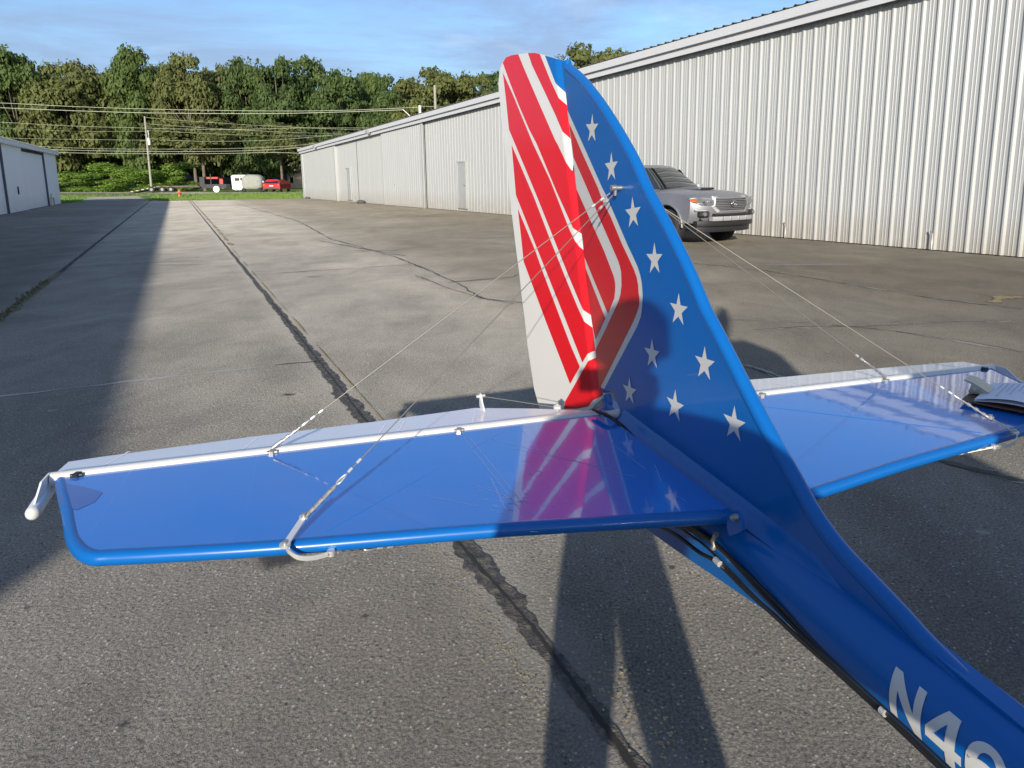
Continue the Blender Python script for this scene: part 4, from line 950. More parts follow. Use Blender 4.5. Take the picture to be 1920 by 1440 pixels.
b.prism(pl, lambda u, v: cm - dx * .034 + dy * u + PZ * v * .85, lambda u, v: cm + dx * .034 + dy * u + PZ * v * .85); b.tube([cm - dx * .05 + dy * .012 + PZ * .020, cm + dx * .05 + dy * .012 + PZ * .020], .007, 10); b.build('spring_clip', mat('dull_clip_metal', (.55, .52, .42), .4, metal=.5), clip)

# ------------------------------------------------------------------ photographer (stands behind the camera; throws the shadow)
per = thing('person', 'person in dark clothes holding up a phone beside the tail', 'person', (.06, -.42, 0))
def skin_body(name, V, E, Rd, m, parent, sub=2, root=0):
    me = bpy.data.meshes.new(name); me.from_pydata(V, E, []); o = bpy.data.objects.new(name, me); C.objects.link(o); o.parent = parent
    md = o.modifiers.new('s', 'SKIN'); sb = o.modifiers.new('d', 'SUBSURF'); sb.levels = sub; sb.render_levels = sub
    for i, r in enumerate(Rd): me.skin_vertices[0].data[i].radius = r if isinstance(r, tuple) else (r, r)
    me.skin_vertices[0].data[root].use_root = True; me.materials.append(m); return o
bv = [(0, 0, .96), (0, 0, 1.08), (0, .01, 1.25), (0, .02, 1.40), (0, .03, 1.50), (0, .05, 1.56),
      (-.17, .03, 1.43), (-.24, .02, 1.22), (-.16, .16, 1.18), (-.02, .32, 1.36), (-.00, .37, 1.42),
      (.21, .03, 1.42), (.46, .03, 1.175), (.30, .17, 1.14), (.10, .32, 1.36), (.08, .37, 1.42),
      (-.09, 0, .88), (-.13, .02, .52), (-.17, -.02, .10), (-.18, .10, .04),
      (.10, 0, .88), (.20, .02, .52), (.34, -.02, .10), (.37, .10, .04), (-.09, .01, .70), (.12, .01, .70)]
be = [(0, 1), (1, 2), (2, 3), (3, 4), (4, 5), (3, 6), (6, 7), (7, 8), (8, 9), (9, 10), (3, 11), (11, 12), (12, 13), (13, 14), (14, 15), (0, 16), (16, 24), (24, 17), (17, 18), (18, 19), (0, 20), (20, 25), (25, 21), (21, 22), (22, 23)]
brd = [(.16, .11), (.15, .10), (.16, .11), (.15, .11), .06, .055, .065, .05, .045, .032, .03, .082, .080, .055, .034, .03, .120, .078, .055, .038, .120, .090, .06, .038, .125, .130]
body = skin_body('body', bv, be, brd, M['shirt'], per)
v, f_ = ellip((0, 0, 0), (.078, .098, .118), 20, 14)
hv = []
for p in v:
    p = Vector(p); k = max(0, p.y) / .098
    if k > .6: p.y += .012 * math.exp(-((p.x / .014) ** 2 + ((p.z + .012) / .022) ** 2)) * 1.6 - .006 * math.exp(-(((abs(p.x) - .03) / .014) ** 2 + ((p.z - .012) / .012) ** 2))
    if p.z < -.05: p.x *= .82
    hv.append(p + Vector((.02, .07, 1.665)))
b = MB(); b.add(hv, f_, True)
for q in (-1, 1): vv, f2_ = ellip((.02 + q * .08, .06, 1.66), (.010, .018, .030), 8, 6); b.add(vv, f2_, True)
b.build('head', M['skin'], per)
vv, f2_ = ellip((.02, .052, 1.700), (.088, .104, .100), 18, 10); b = MB(); b.add([p if p.z > 1.66 or p.y < .05 else Vector((p.x, .05, p.z)) for p in vv], f2_, True); b.build('hair', M['hair'], per)
for q, hx_ in ((-1, -.0), (1, .085)):
    hnd = MB(); wr = Vector((hx_, .375, 1.425)); hnd.tube([wr, wr + Vector((0, .018, .03)), wr + Vector((0, .02, .07))], [.024, .034, .028], 10)
    for k in range(4):
        base = wr + Vector((q * (.012), .02, .012 + k * .019)); hnd.tube([base, base + Vector((-q * .025, .012, .004)), base + Vector((-q * .045, .004, .006))], [.009, .0085, .007], 8)
    hnd.tube([wr + Vector((-q * .018, .0, .03)), wr + Vector((-q * .04, -.004, .05)), wr + Vector((-q * .05, .002, .07))], [.010, .009, .008], 8)
    hnd.build('hand', M['skin'], per)
phm = MB(); phm.box((0, 0, 0), (.148, .008, .072), bev=.003); ph = phm.build('mobile_phone', mat('phone_black', (.015, .015, .017), .2)); ph.location = (.045, -.022, 1.478); ph.rotation_euler = (-PITCH, 0, 0); tag(ph, 'black mobile phone held sideways in the hands of the person', 'phone')

# ------------------------------------------------------------------ pickup truck
M['silver'] = mat('silver_paint', (.20, .205, .225), .42, metal=.3, coat=.35, var=.03)
M['plastic'] = mat('black_plastic', (.018, .018, .02), .45); M['chrome'] = mat('chrome', (.62, .62, .62), .16, metal=1)
M['tglass'] = mat('tinted_glass', (.010, .014, .016), .04, spec=.9, coat=.6)
M['lamp'] = mat('lamp_lens', (.16, .165, .175), .12, coat=.4); M['amber'] = mat('amber_lens', (.55, .14, .03), .2, coat=1)
M['tyre'] = mat('tyre', (.022, .021, .020), .8, bump=.5, bscale=40, bdist=.01); M['rim'] = mat('alloy_rim', (.42, .42, .43), .3, metal=.8); M['satin'] = mat('satin_silver_trim', (.40, .40, .41), .42, metal=.3)
fa = Vector((3.72, 15.95, 0)); hdg = Vector((.535, -.845, 0)).normalized(); trz = math.atan2(hdg.y, hdg.x)
truck = thing('pickup_truck', 'silver pickup truck with hood scoop parked beside the ribbed hangar wall', 'pickup truck', fa - hdg * 1.62, trz)
def arch(cx, r, n=9): return [(cx + r * math.cos(math.pi * (1 - k / (n - 1))), .40 + r * math.sin(math.pi * (1 - k / (n - 1)))) for k in range(n)]
# body: side outline extruded across in slices, nose rounded in plan
side_out = [(2.62, .62), (2.66, .74), (2.66, .92), (2.62, 1.04), (2.50, 1.12), (2.2, 1.155), (1.7, 1.185), (1.22, 1.205), (.9, 1.20), (-.2, 1.19), (-1.05, 1.19), (-1.12, 1.25), (-2.6, 1.27), (-2.68, 1.2), (-2.70, .62), (-2.5, .50)] + [(p[0], p[1]) for p in arch(-1.61, .47)][0:0]
lower = [(-2.5, .50), (-2.09, .47)] + arch(-1.61, .48)[1:-1] + [(-1.12, .44), (1.13, .44)] + arch(1.62, .49)[1:-1] + [(2.12, .46), (2.50, .50)]
outl = side_out[:-1] + lower
ys = [-.93, -.90, -.82, -.6, -.3, 0, .3, .6, .82, .90, .93]
def warp(x, y, z):
    ay = abs(y) / .93
    if x > 1.9: x -= (x - 1.9) / .76 * .34 * ay ** 3.2
    if z > 1.05: z -= .06 * ay ** 4
    yy = y * (1 - .05 * max(0, (z - .85)) / .4)
    if abs(y) < .80 and z > 1.12 and x > 1.2: z += .02 * math.cos(y / .8 * 1.5)
    bl = max(0, 1 - abs(abs(x - 0) - 1.62) / .62)
    if ay > .95 and .4 < z < 1.1: yy += math.copysign(.028 * bl, y)
    return Vector((x, yy, z))
V = []; F = []; n = len(outl)
for y in ys:
    k = .0
    for (x, z) in outl:
        sc_ = 1 - (.015 if abs(y) > .92 else 0); V.append(warp(x * (1), y, .85 + (z - .85) * sc_))
for i in range(len(ys) - 1):
    for j in range(n): F.append((i * n + j, i * n + (j + 1) % n, (i + 1) * n + (j + 1) % n, (i + 1) * n + j))
F += [tuple(range(n))[::-1], tuple(range((len(ys) - 1) * n, len(ys) * n))]
bm = bmesh.new(); vs = [bm.verts.new(v) for v in V]; [bm.faces.new([vs[i] for i in f]) for f in F]
bmesh.ops.triangulate(bm, faces=[f for f in bm.faces if len(f.verts) > 4]); bmesh.ops.recalc_face_normals(bm, faces=bm.faces)
me = bpy.data.meshes.new('body'); bm.to_mesh(me); bm.free(); me.materials.append(M['silver']); me.polygons.foreach_set('use_smooth', [True] * len(me.polygons))
bod = bpy.data.objects.new('body', me); C.objects.link(bod); bod.parent = truck
md = bod.modifiers.new('e', 'EDGE_SPLIT'); md.split_angle = R(32)
# cab
def cabsec(z):
    t = (z - 1.17) / .60
    return (1.02 - .78 * t - .10 * t * t, -1.08 + .18 * t, .86 - .20 * t)      # front x, rear x, half width
V = []; F = []
lv = [1.17, 1.32, 1.50, 1.66, 1.73, 1.775]
for i, z in enumerate(lv):
    fx, rx, hw = cabsec(z)
    if i == 5: fx -= .16; rx += .12; hw -= .12
    if i == 4: fx -= .02; hw -= .03
    for (x, y) in ((fx - .10, -hw), (fx, -hw * .55), (fx + .04, 0), (fx, hw * .55), (fx - .10, hw), ((fx + rx) / 2, hw + .01), (rx, hw), (rx, 0), (rx, -hw), ((fx + rx) / 2, -hw - .01)): V.append((x, y, z))
for i in range(5):
    for j in range(10): F.append((i * 10 + j, i * 10 + (j + 1) % 10, (i + 1) * 10 + (j + 1) % 10, (i + 1) * 10 + j))
F.append(tuple(range(50, 60)))
cabo = mesh('cab', V, F, M['silver'], truck, True); cabo.modifiers.new('b', 'EDGE_SPLIT').split_angle = R(40)
def cab_pt(fr, yy, z, out=.006):  # point on the windscreen
    fx, rx, hw = cabsec(z); y = yy * hw; ay = abs(yy)
    x = fx + .04 * (1 - ay / .55) if ay < .55 else fx - .10 * (ay - .55) / .45
    return Vector((x + out, y, z + out * .7))
V = []; F = []; zs = [1.20, 1.32, 1.45, 1.58, 1.69]; yyv = [-.90, -.55, -.2, .2, .55, .90]
for z in zs:
    for yy in yyv: V.append(cab_pt(0, yy * (1 if z < 1.6 else .97), z, .012))
for i in range(len(zs) - 1):
    for j in range(5): F.append((i * 6 + j, i * 6 + j + 1, (i + 1) * 6 + j + 1, (i + 1) * 6 + j))
mesh('windscreen', V, F, M['tglass'], cabo, True)
def side_win(name, x0b, x1b, x0t, x1t, z0, z1, sgn):
    V = []
    for x, z in ((x0b, z0), (x1b, z0), (x1t, z1), (x0t, z1)):
        fx, rx, hw = cabsec(z); V.append((x, sgn * (hw + .018), z))
    o = mesh(name, V, [(0, 1, 2, 3)], M['tglass'], cabo)
for sgn in (-1, 1):
    side_win('side_window', .02, .66, .02, .30, 1.21, 1.66, sgn); side_win('side_window', -.62, -.06, -.58, -.06, 1.21, 1.66, sgn); side_win('side_window', -.95, -.68, -.88, -.64, 1.23, 1.64, sgn)
    b = MB(); b.box((.66, sgn * 1.02, 1.245), (.12, .22, .165), Matrix.Rotation(sgn * .18, 3, 'Z'), bev=.035); mr_ = b.build('wing_mirror', M['satin'], truck); b = MB(); b.box((.66, sgn * 1.02, 1.165), (.10, .18, .02)); b.box((.66, sgn * .9, 1.18), (.05, .1, .04)); b.build('mirror_base', M['plastic'], mr_)
    # headlights
    b = MB(); P4 = [Vector((2.60, sgn * .52, 1.0)), Vector((2.60, sgn * .52, .885)), Vector((2.49, sgn * .74, .885)), Vector((2.34, sgn * .875, .94)), Vector((2.24, sgn * .925, 1.01)), Vector((2.45, sgn * .80, 1.045))]
    P4 = [p + Vector((.03, sgn * .014, 0)) for p in P4]; b.add([*P4, *[p - Vector((.06, sgn * .03, 0)) for p in P4]], [tuple(range(6)), tuple(range(11, 5, -1))] + [(i, i + 6, (i + 1) % 6 + 6, (i + 1) % 6) for i in range(6)]); hl_ = b.build('headlight', M['lamp'], truck)
    b = MB(); P3 = [Vector((2.405, sgn * .82, .945)), Vector((2.335, sgn * .885, .955)), Vector((2.265, sgn * .925, 1.005)), Vector((2.40, sgn * .845, 1.01))]; b.add([p + Vector((.045, sgn * .028, 0)) for p in P3] + [p + Vector((.02, sgn * .0, 0)) for p in P3], [(0, 1, 2, 3), (4, 7, 6, 5), (0, 4, 5, 1), (1, 5, 6, 2), (2, 6, 7, 3), (3, 7, 4, 0)]); b.build('turn_signal', M['amber'], hl_)
    for k, (yy, rr) in enumerate(((.57, .042), (.70, .040))):
        b = MB(); b.cyl((2.50 - k * .05, sgn * yy, .95), (2.635 - k * .062, sgn * yy, .95), rr, 14); b.build('projector', M['chrome'], hl_)
    # fog lamp pocket
    b = MB(); b.box((2.515, sgn * .72, .70), (.12, .24, .12), Matrix.Rotation(sgn * .42, 3, 'Z'), bev=.02); fp = b.build('fog_lamp_bezel', M['plastic'], truck)
    b = MB(); b.cyl((2.50, sgn * .74, .70), (2.60, sgn * .75, .70), .042, 14); b.build('fog_lamp', M['lamp'], fp)
    # fender flares
    b = MB(); pts = [Vector((p[0], sgn * .945, p[1])) for p in arch(1.62, .50, 13)]; b.tube(pts, .028, 8); b.build('wheel_arch', M['silver'], truck)
    b = MB(); pts = [Vector((p[0], sgn * .945, p[1])) for p in arch(-1.61, .49, 13)]; b.tube(pts, .028, 8); b.build('wheel_arch', M['silver'], truck)
    for xx in (.72, -.05, -.98):
        b = MB(); b.box((xx, sgn * .942, .82), (.010, .012, .70)); b.build('door_seam', M['plastic'], bod)
    for xx in (.06, -.85): b = MB(); b.tube([(xx, sgn * .955, 1.03), (xx + .07, sgn * .975, 1.035), (xx + .16, sgn * .955, 1.03)], .014, 8); b.build('door_handle', M['silver'], bod)
# grille
b = MB(); G = [(2.60, -.50, .98), (2.60, .50, .98), (2.665, .44, 1.005)]
def hexa(w0, w1, z0, zm, z1): return [(-w0, z0), (w0, z0), (w1, zm), (w1 * .92, z1), (-w1 * .92, z1), (-w1, zm)]
out_ = hexa(.44, .56, .72, .86, 1.075); inn = hexa(.38, .50, .765, .865, 1.03)
xg = lambda y, z: 2.688 - .10 * (abs(y) / .56) ** 3 - (.07 if z > 1.0 else 0) * (z - .98) / .1
V = [(xg(y, z), y, z) for y, z in out_] + [(xg(y, z) + .012, y, z) for y, z in inn] + [(xg(y, z) - .03, y, z) for y, z in inn]
F = [(i, (i + 1) % 6, (i + 1) % 6 + 6, i + 6) for i in range(6)] + [(i + 6, (i + 1) % 6 + 6, (i + 1) % 6 + 12, i + 12) for i in range(6)]
gs = mesh('grille_surround', V, F, M['satin'], truck)
mesh('grille_back', [(xg(y, z) - .02, y, z) for y, z in inn], [tuple(range(6))], M['plastic'], gs)
M['mesh'] = mat('grey_mesh', (.16, .16, .16), .4, metal=.6)
for k in range(7):
    z = .79 + k * .037; hw_ = .385 + (.11 if z < .865 else .11) * min(1, (z - .765) / .1) - max(0, z - .865) * .2
    b = MB(); b.tube([(xg(y, z) + .002, y, z) for y in np.linspace(-hw_, hw_, 9)], .008, 6); b.build('grille_bar', M['mesh'], gs)
b = MB(); ring = [(2.705, .082 * math.cos(t), .905 + .060 * math.sin(t)) for t in np.linspace(0, 2 * math.pi, 25)[:-1]]; b.tube(ring, .009, 6, closed=True)
ring = [(2.708, .028 * math.cos(t), .912 + .050 * math.sin(t)) for t in np.linspace(0, 2 * math.pi, 19)[:-1]]; b.tube(ring, .007, 6, closed=True)
ring = [(2.708, .060 * math.cos(t), .935 + .022 * math.sin(t)) for t in np.linspace(0, 2 * math.pi, 19)[:-1]]; b.tube(ring, .007, 6, closed=True); b.build('badge', M['chrome'], gs)
# bumper and lower skirts
def nose(name, z0, z1, yw, x0, m, dep=.10, curve=.26, par=truck):
    V = []; ysn = np.linspace(-yw, yw, 15)
    for y in ysn:
        x = x0 - curve * (abs(y) / .93) ** 3
        V += [(x, y, z0), (x + .01, y, (z0 + z1) / 2), (x, y, z1), (x - dep, y, z1), (x - dep, y, z0)]
    F = [(i * 5 + j, i * 5 + (j + 1) % 5, (i + 1) * 5 + (j + 1) % 5, (i + 1) * 5 + j) for i in range(14) for j in range(5)] + [(0, 1, 2, 3, 4), (70, 74, 73, 72, 71)]
    b = MB(); b.add(V, F, True); o = b.build(name, m, par); o.modifiers.new('e', 'EDGE_SPLIT').split_angle = R(35); return o
nose('bumper', .555, .645, .60, 2.74, M['satin']); nose('air_intake', .655, .705, .52, 2.69, M['plastic'])
nose('chin', .44, .55, .86, 2.68, M['plastic']); nose('front_valance', .31, .44, .82, 2.60, M['plastic'], .2)
for q in (-1, 1): b = MB(); b.box((2.47, q * .77, .775), (.10, .26, .035), Matrix.Rotation(q * .5, 3, 'Z'), bev=.012); b.build('bumper_corner', M['satin'], truck)
for y in (-.36, -.12, .12, .36): b = MB(); b.box((2.752 - .26 * (abs(y) / .93) ** 3, y, .60), (.012, .02, .085)); b.build('bumper_rib', M['chrome'], truck)
b = MB(); b.box((1.60, 0, 1.222), (.62, .46, .05), bev=.024); hs_ = b.build('hood_scoop', M['silver'], bod); b = MB(); b.box((1.915, 0, 1.222), (.02, .40, .034)); b.build('scoop_mouth', M['plastic'], hs_)
for q in (-1, 1): b = MB(); b.box((1.02, q * .3, 1.215), (.03, .5, .012), Matrix.Rotation(q * .1, 3, 'Z')); b.build('wiper', M['plastic'], truck)
b = MB(); b.box((-.75, 0, 1.80), (.12, .03, .05), bev=.012); b.build('roof_antenna', M['plastic'], cabo)
b = MB(); b.box((-1.86, 0, 1.20), (1.5, 1.55, .05)); b.build('bed_cover', M['plastic'], truck)
b = MB(); b.box((0, 0, .50), (4.9, 1.5, .22)); b.box((1.62, 0, .7), (.9, 1.45, .35)); b.box((-1.61, 0, .7), (.9, 1.45, .35)); b.build('chassis', M['plastic'], truck)
# wheels
def wheel(x, y, steer=0):
    sgn = 1 if y > 0 else -1
    wm = MB(); prof_ = [(.24, -.12), (.35, -.13), (.385, -.10), (.39, 0), (.385, .10), (.35, .13), (.24, .12)]; n = 36; V = []; F = []
    Mx = Matrix.Rotation(steer, 3, 'Z')
    for k in range(n):
        t = 2 * math.pi * k / n
        for (r, d) in prof_: V.append(Mx @ Vector((r * math.cos(t), d, r * math.sin(t))))
    for k in range(n):
        for j in range(len(prof_) - 1): F.append((k * 7 + j, k * 7 + j + 1, ((k + 1) % n) * 7 + j + 1, ((k + 1) % n) * 7 + j))
    wm.add(V, F, True); wo_ = wm.build('wheel', M['tyre'], truck); wo_.location = (x, y, .392)
    d_ = MB(); d_.cyl(Mx @ Vector((0, sgn * .02, 0)), Mx @ Vector((0, sgn * .06, 0)), .245, 28); d_.build('rim_well', M['plastic'], wo_)
    rm = MB(); ring = [Mx @ Vector((.235 * math.cos(t), sgn * .118, .235 * math.sin(t))) for t in np.linspace(0, 2 * math.pi, 33)[:-1]]; rm.tube(ring, .012, 6, closed=True); rm.build('rim', M['rim'], wo_)
    for k in range(6):
        t = 2 * math.pi * k / 6 + .2; s_ = MB()
        for o_ in (-.10, .10): s_.tube([Mx @ Vector((.05 * math.cos(t), sgn * .11, .05 * math.sin(t))), Mx @ Vector((.23 * math.cos(t + o_), sgn * .112, .23 * math.sin(t + o_)))], [.02, .014], 6)
        s_.build('spoke', M['rim'], wo_)
    s_ = MB(); s_.cyl(Mx @ Vector((0, sgn * .08, 0)), Mx @ Vector((0, sgn * .125, 0)), .055, 14); s_.build('hub_cap', M['rim'], wo_)
for x in (1.62, -1.61):
    for y in (-.81, .81): wheel(x, y, -.10 if x > 0 else 0)

# ------------------------------------------------------------------ trees
M['bark'] = mat('bark', (.15, .125, .09), .9, var=.3, vscale=3, bump=.5, bscale=8, bdist=.05)
def leafmat(name, col):
    m = bpy.data.materials.new(name); m.use_nodes = True; t = m.node_tree; b = t.nodes['Principled BSDF']; b.inputs['Roughness'].default_value = .6; b.inputs['Specular IOR Level'].default_value = .25
    g = t.nodes.new('ShaderNodeNewGeometry'); r = t.nodes.new('ShaderNodeValToRGB'); e = r.color_ramp.elements
    e[0].color = (*[c * .85 for c in col], 1); e[1].color = (*[c * 1.40 for c in col], 1)
    t.links.new(g.outputs['Random Per Island'], r.inputs[0]); t.links.new(r.outputs[0], b.inputs['Base Color'])
    tr = t.nodes.new('ShaderNodeBsdfTranslucent'); t.links.new(r.outputs[0], tr.inputs[0]); mxs = t.nodes.new('ShaderNodeMixShader'); mxs.inputs[0].default_value = .42
    o = t.nodes['Material Output']; t.links.new(b.outputs[0], mxs.inputs[1]); t.links.new(tr.outputs[0], mxs.inputs[2]); t.links.new(mxs.outputs[0], o.inputs[0]); return m
LM = [leafmat('leaves_olive', (.140, .158, .052)), leafmat('leaves_mid', (.108, .155, .044)), leafmat('leaves_deep', (.085, .128, .040)), leafmat('leaves_bright', (.17, .27, .045))]
def crown_mesh(name, m, nblob, leaf, npl, seed, flat=1.0, low=.22, rb=(.16, .27)):
    g = np.random.default_rng(seed); P = []; N_ = []
    cs = []
    for i in range(nblob):
        for _ in range(20):
            th = g.uniform(0, 2 * math.pi); z = g.uniform(low, .93)
            rad = (math.sin(min(1, (z - low + .10) / (1 - low)) * math.pi * .93) ** .6) * .5 * flat * g.uniform(.45, 1.0)
            c = np.array([rad * math.cos(th), rad * math.sin(th), z])
            if all(np.linalg.norm(c - q) > .085 for q, _ in cs): break
        r = g.uniform(*rb) * (.75 if z > .8 else 1); cs.append((c, r * .62))
    for c, r in cs:
        k = int(npl * (r / .14) ** 2); d = g.normal(size=(k, 3)); d /= np.linalg.norm(d, axis=1)[:, None]
        d[:, 2] = np.where(d[:, 2] < -.35, -d[:, 2] * .6, d[:, 2])
        rr = r * (1 - .42 * g.random(k) ** 1.6) * (1 + .28 * np.sin(d[:, 0] * 6 + c[0] * 40) * np.cos(d[:, 2] * 7 + c[1] * 30))
        p = c + d * rr[:, None] * np.array([1, 1, .8]); P.append(p); nn = d * 1.15 + g.normal(size=(k, 3)) * .45; N_.append(nn / np.linalg.norm(nn, axis=1)[:, None])
    P = np.concatenate(P); N_ = np.concatenate(N_); k = len(P)
    a = np.cross(N_, g.normal(size=(k, 3))); a /= np.linalg.norm(a, axis=1)[:, None] + 1e-9; b = np.cross(N_, a)
    s = leaf * g.uniform(.5, 1.5, size=(k, 1)); s2 = s * g.uniform(.5, 1.0, size=(k, 1))
    V = np.stack([P - a * s, P - b * s2, P + a * s, P + b * s2], 1).reshape(-1, 3)
    me = bpy.data.meshes.new(name); me.vertices.add(4 * k); me.vertices.foreach_set('co', V.astype(np.float32).ravel())
    me.loops.add(4 * k); me.loops.foreach_set('vertex_index', np.arange(4 * k, dtype=np.int32)); me.polygons.add(k)
    me.polygons.foreach_set('loop_start', np.arange(0, 4 * k, 4, dtype=np.int32)); me.polygons.foreach_set('loop_total', np.full(k, 4, dtype=np.int32)); me.update(); me.materials.append(m)
    return me, cs
def trunk_mesh(cs, seed, bare=.25):
    g = random.Random(seed); b = MB(); b.tube([(0, 0, -.02), (.004, 0, bare), (.01, .005, .55), (0, 0, .86)], [.020, .015, .010, .003], 8)
    for c, r in cs[::2]:
        z0 = max(bare * .9, c[2] * .55); b.tube([(.004, 0, z0), (c[0] * .5, c[1] * .5, (z0 + c[2]) / 2 - .01), tuple(c)], [.007, .005, .0015], 6)
    o = b.build('trunk', M['bark']); me = o.data; bpy.data.objects.remove(o); return me
protos = []
for i, (mi, nb, fl, low, lf) in enumerate([(0, 48, .95, .16, .015), (1, 48, .90, .14, .015), (2, 50, .95, .12, .015), (0, 44, 1.1, .26, .015), (1, 40, 1.0, .22, .015), (2, 46, .85, .10, .015)]):
    me, cs = crown_mesh('crown', LM[mi], nb, lf, 520, 100 + i, fl, low, (.17, .30)); protos.append((me, trunk_mesh(cs, i, low + .05)))
tall_me, tall_cs = crown_mesh('crown', LM[0], 30, .016, 520, 401, 1.0, .50, (.16, .26)); tall_tr = trunk_mesh(tall_cs, 9, .50); protos.append((tall_me, tall_tr))
bush_me = [crown_mesh('crown', LM[3], 12, .022, 170, 300, 1.3, .02, (.3, .5))[0], crown_mesh('crown', LM[1], 12, .022, 170, 301, 1.4, .02, (.3, .5))[0]]
def tree(x, ytop, wpx, Y, pi, label, group='trees in the wood behind the tarmac', base=0, name='oak_tree', rz=None):
    top = at_depth(x, ytop, Y); h = top.z - base; wdt = wpx / CF * Y * 1.06
    t = thing(name, label, 'tree', (top.x, top.y, base), rz if rz is not None else random.uniform(0, 6.28), group)
    c = bpy.data.objects.new('crown', protos[pi][0]); C.objects.link(c); c.parent = t; c.scale = (wdt, wdt, h)
    k = bpy.data.objects.new('trunk', protos[pi][1]); C.objects.link(k); k.parent = t; k.scale = (max(wdt, h * .8) * .9, max(wdt, h * .8) * .9, h)
    return t
TL = [(-70, 90, 150, 132, 2, 'leafy tree at the far left end of the wood'), (12, 92, 120, 128, 1, 'bright topped green tree at the left frame edge'), (62, 118, 110, 140, 2, 'dark tree second from the left frame edge'),
      (112, 108, 150, 130, 0, 'olive tree with pale branches above the white hangar roof'), (185, 122, 130, 135, 3, 'olive tree behind the gap left of the utility pole'), (246, 92, 110, 131, 1, 'tall green tree with a pointed top above the leaning pole'),
      (300, 112, 110, 138, 0, 'olive tree just right of the leaning pole'), (345, 97, 120, 128, 0, 'tall olive crown between pole and flatbed trailer'), (398, 118, 110, 136, 3, 'rounded olive tree behind the red trailer neck'),
      (455, 98, 100, 134, 2, 'dark green crown left of the tallest pair'), (512, 97, 120, 130, 2, 'tall dark tree above the covered trailer'), (575, 108, 130, 138, 5, 'dark tree behind the red car'),
      (640, 122, 120, 134, 2, 'dark tree where the wood meets the far hangar corner'), (690, 140, 90, 142, 1, 'lower green tree left of the dip in the skyline'), (742, 150, 100, 128, 2, 'small tree in the dip of the skyline'),
      (815, 122, 150, 120, 3, 'broad olive crown behind the transformer pole'), (885, 135, 110, 124, 0, 'olive tree left of the rudder'), (945, 155, 110, 134, 2, 'dark tree half hidden behind the rudder'),
      (1105, 84, 210, 62, 3, 'rounded olive tree top showing over the ribbed hangar roof beside the fin'), (1150, 92, 190, 66, 0, 'olive tree crown just right of the rounded one over the hangar roof'), (1010, 150, 120, 130, 2, 'dark tree hidden mostly behind the fin'), (1210, 105, 90, 95, 2, 'tree top barely over the hangar roof')]
for x, yt, wp, Y, pi, lb in TL: tree(x, yt, wp, Y, pi, lb)
# second row that closes the wood
for i in range(15):
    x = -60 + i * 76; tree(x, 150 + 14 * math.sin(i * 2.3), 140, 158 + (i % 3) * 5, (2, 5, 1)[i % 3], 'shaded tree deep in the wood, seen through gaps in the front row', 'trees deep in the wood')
# the two trees standing forward with bare trunks
tree(372, 215, 170, 108, 6, 'tree with a bare pale trunk behind the gooseneck trailer', None, rz=1.0)
tree(521, 225, 130, 106, 6, 'tree with a short thick trunk behind the red car', None, rz=2.0)
# shrubs along the wood edge
for i, (x, yt, wp, Y) in enumerate([(118, 318, 80, 118), (160, 305, 90, 120), (205, 312, 80, 117), (250, 322, 70, 114), (300, 318, 80, 112), (330, 305, 70, 116), (20, 300, 120, 122), (-60, 300, 140, 122), (180, 325, 60, 108), (345, 330, 40, 110), (600, 320, 50, 120)]):
    top = at_depth(x, yt, Y); wdt = wp / CF * Y
    t = thing('shrub', ['bright shrub beside the white hangar end', 'bright shrub second along the thicket from the white hangar', 'bright shrub just left of the leaning pole', 'low bright shrub behind the foot of the leaning pole', 'bright shrub right of the leaning pole above the trailer', 'tall bright shrub behind the trailer wheels', 'dull shrub hidden behind the white hangar roof', 'dull shrub left of the frame beyond the white hangar', 'small low shrub between white hangar and leaning pole', 'small low shrub behind the trailer deck', 'dull shrub behind the far corner of the cream hangar'][i], 'shrub', (top.x, top.y, 0), i * 1.3, 'shrubs at the foot of the wood')
    c = bpy.data.objects.new('foliage', bush_me[0 if 150 < x < 360 else 1]); C.objects.link(c); c.parent = t; c.scale = (wdt * 1.1, wdt * 1.1, top.z)
# rising ground hidden in the wood: closes the view between trunks
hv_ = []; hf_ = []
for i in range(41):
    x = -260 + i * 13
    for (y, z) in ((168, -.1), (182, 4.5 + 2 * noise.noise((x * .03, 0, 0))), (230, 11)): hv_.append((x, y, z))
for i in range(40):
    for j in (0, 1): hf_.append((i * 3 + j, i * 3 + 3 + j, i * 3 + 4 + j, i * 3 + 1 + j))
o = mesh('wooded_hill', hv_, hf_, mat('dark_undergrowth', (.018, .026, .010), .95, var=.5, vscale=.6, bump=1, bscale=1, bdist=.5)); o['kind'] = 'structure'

# ------------------------------------------------------------------ poles and lines
M['pole'] = mat('weathered_pole', (.33, .31, .26), .9, var=.2, vscale=3); M['line'] = mat('power_line', (.48, .50, .38), .5)
Yp = 100.
pb = at_depth(284, 352, Yp); pt_ = at_depth(271, 218, Yp)
pl_ = thing('utility_pole', 'weathered leaning wooden utility pole in front of the trees', 'utility pole', (pb.x, pb.y, 0))
b = MB(); b.tube([(0, 0, 0), (pt_.x - pb.x, 0, pt_.z)], [.17, .11], 12); b.build('shaft', M['pole'], pl_)
tq = at_depth(280, 265, Yp - .2); b = MB(); b.cyl((tq.x - pb.x, -.25, tq.z - .5), (tq.x - pb.x, -.25, tq.z + .45), .24, 14); b.build('transformer', M['alu'], pl_)
b = MB(); b.cyl((tq.x - pb.x, -.25, tq.z + .9), (tq.x - pb.x, -.25, tq.z + 1.5), .06, 8); b.tube([(tq.x - pb.x, -.25, tq.z + .4), (tq.x - pb.x, -.25, tq.z + 1.)], .025, 6); b.build('insulator', M['tip'], pl_)
Y2 = 88.
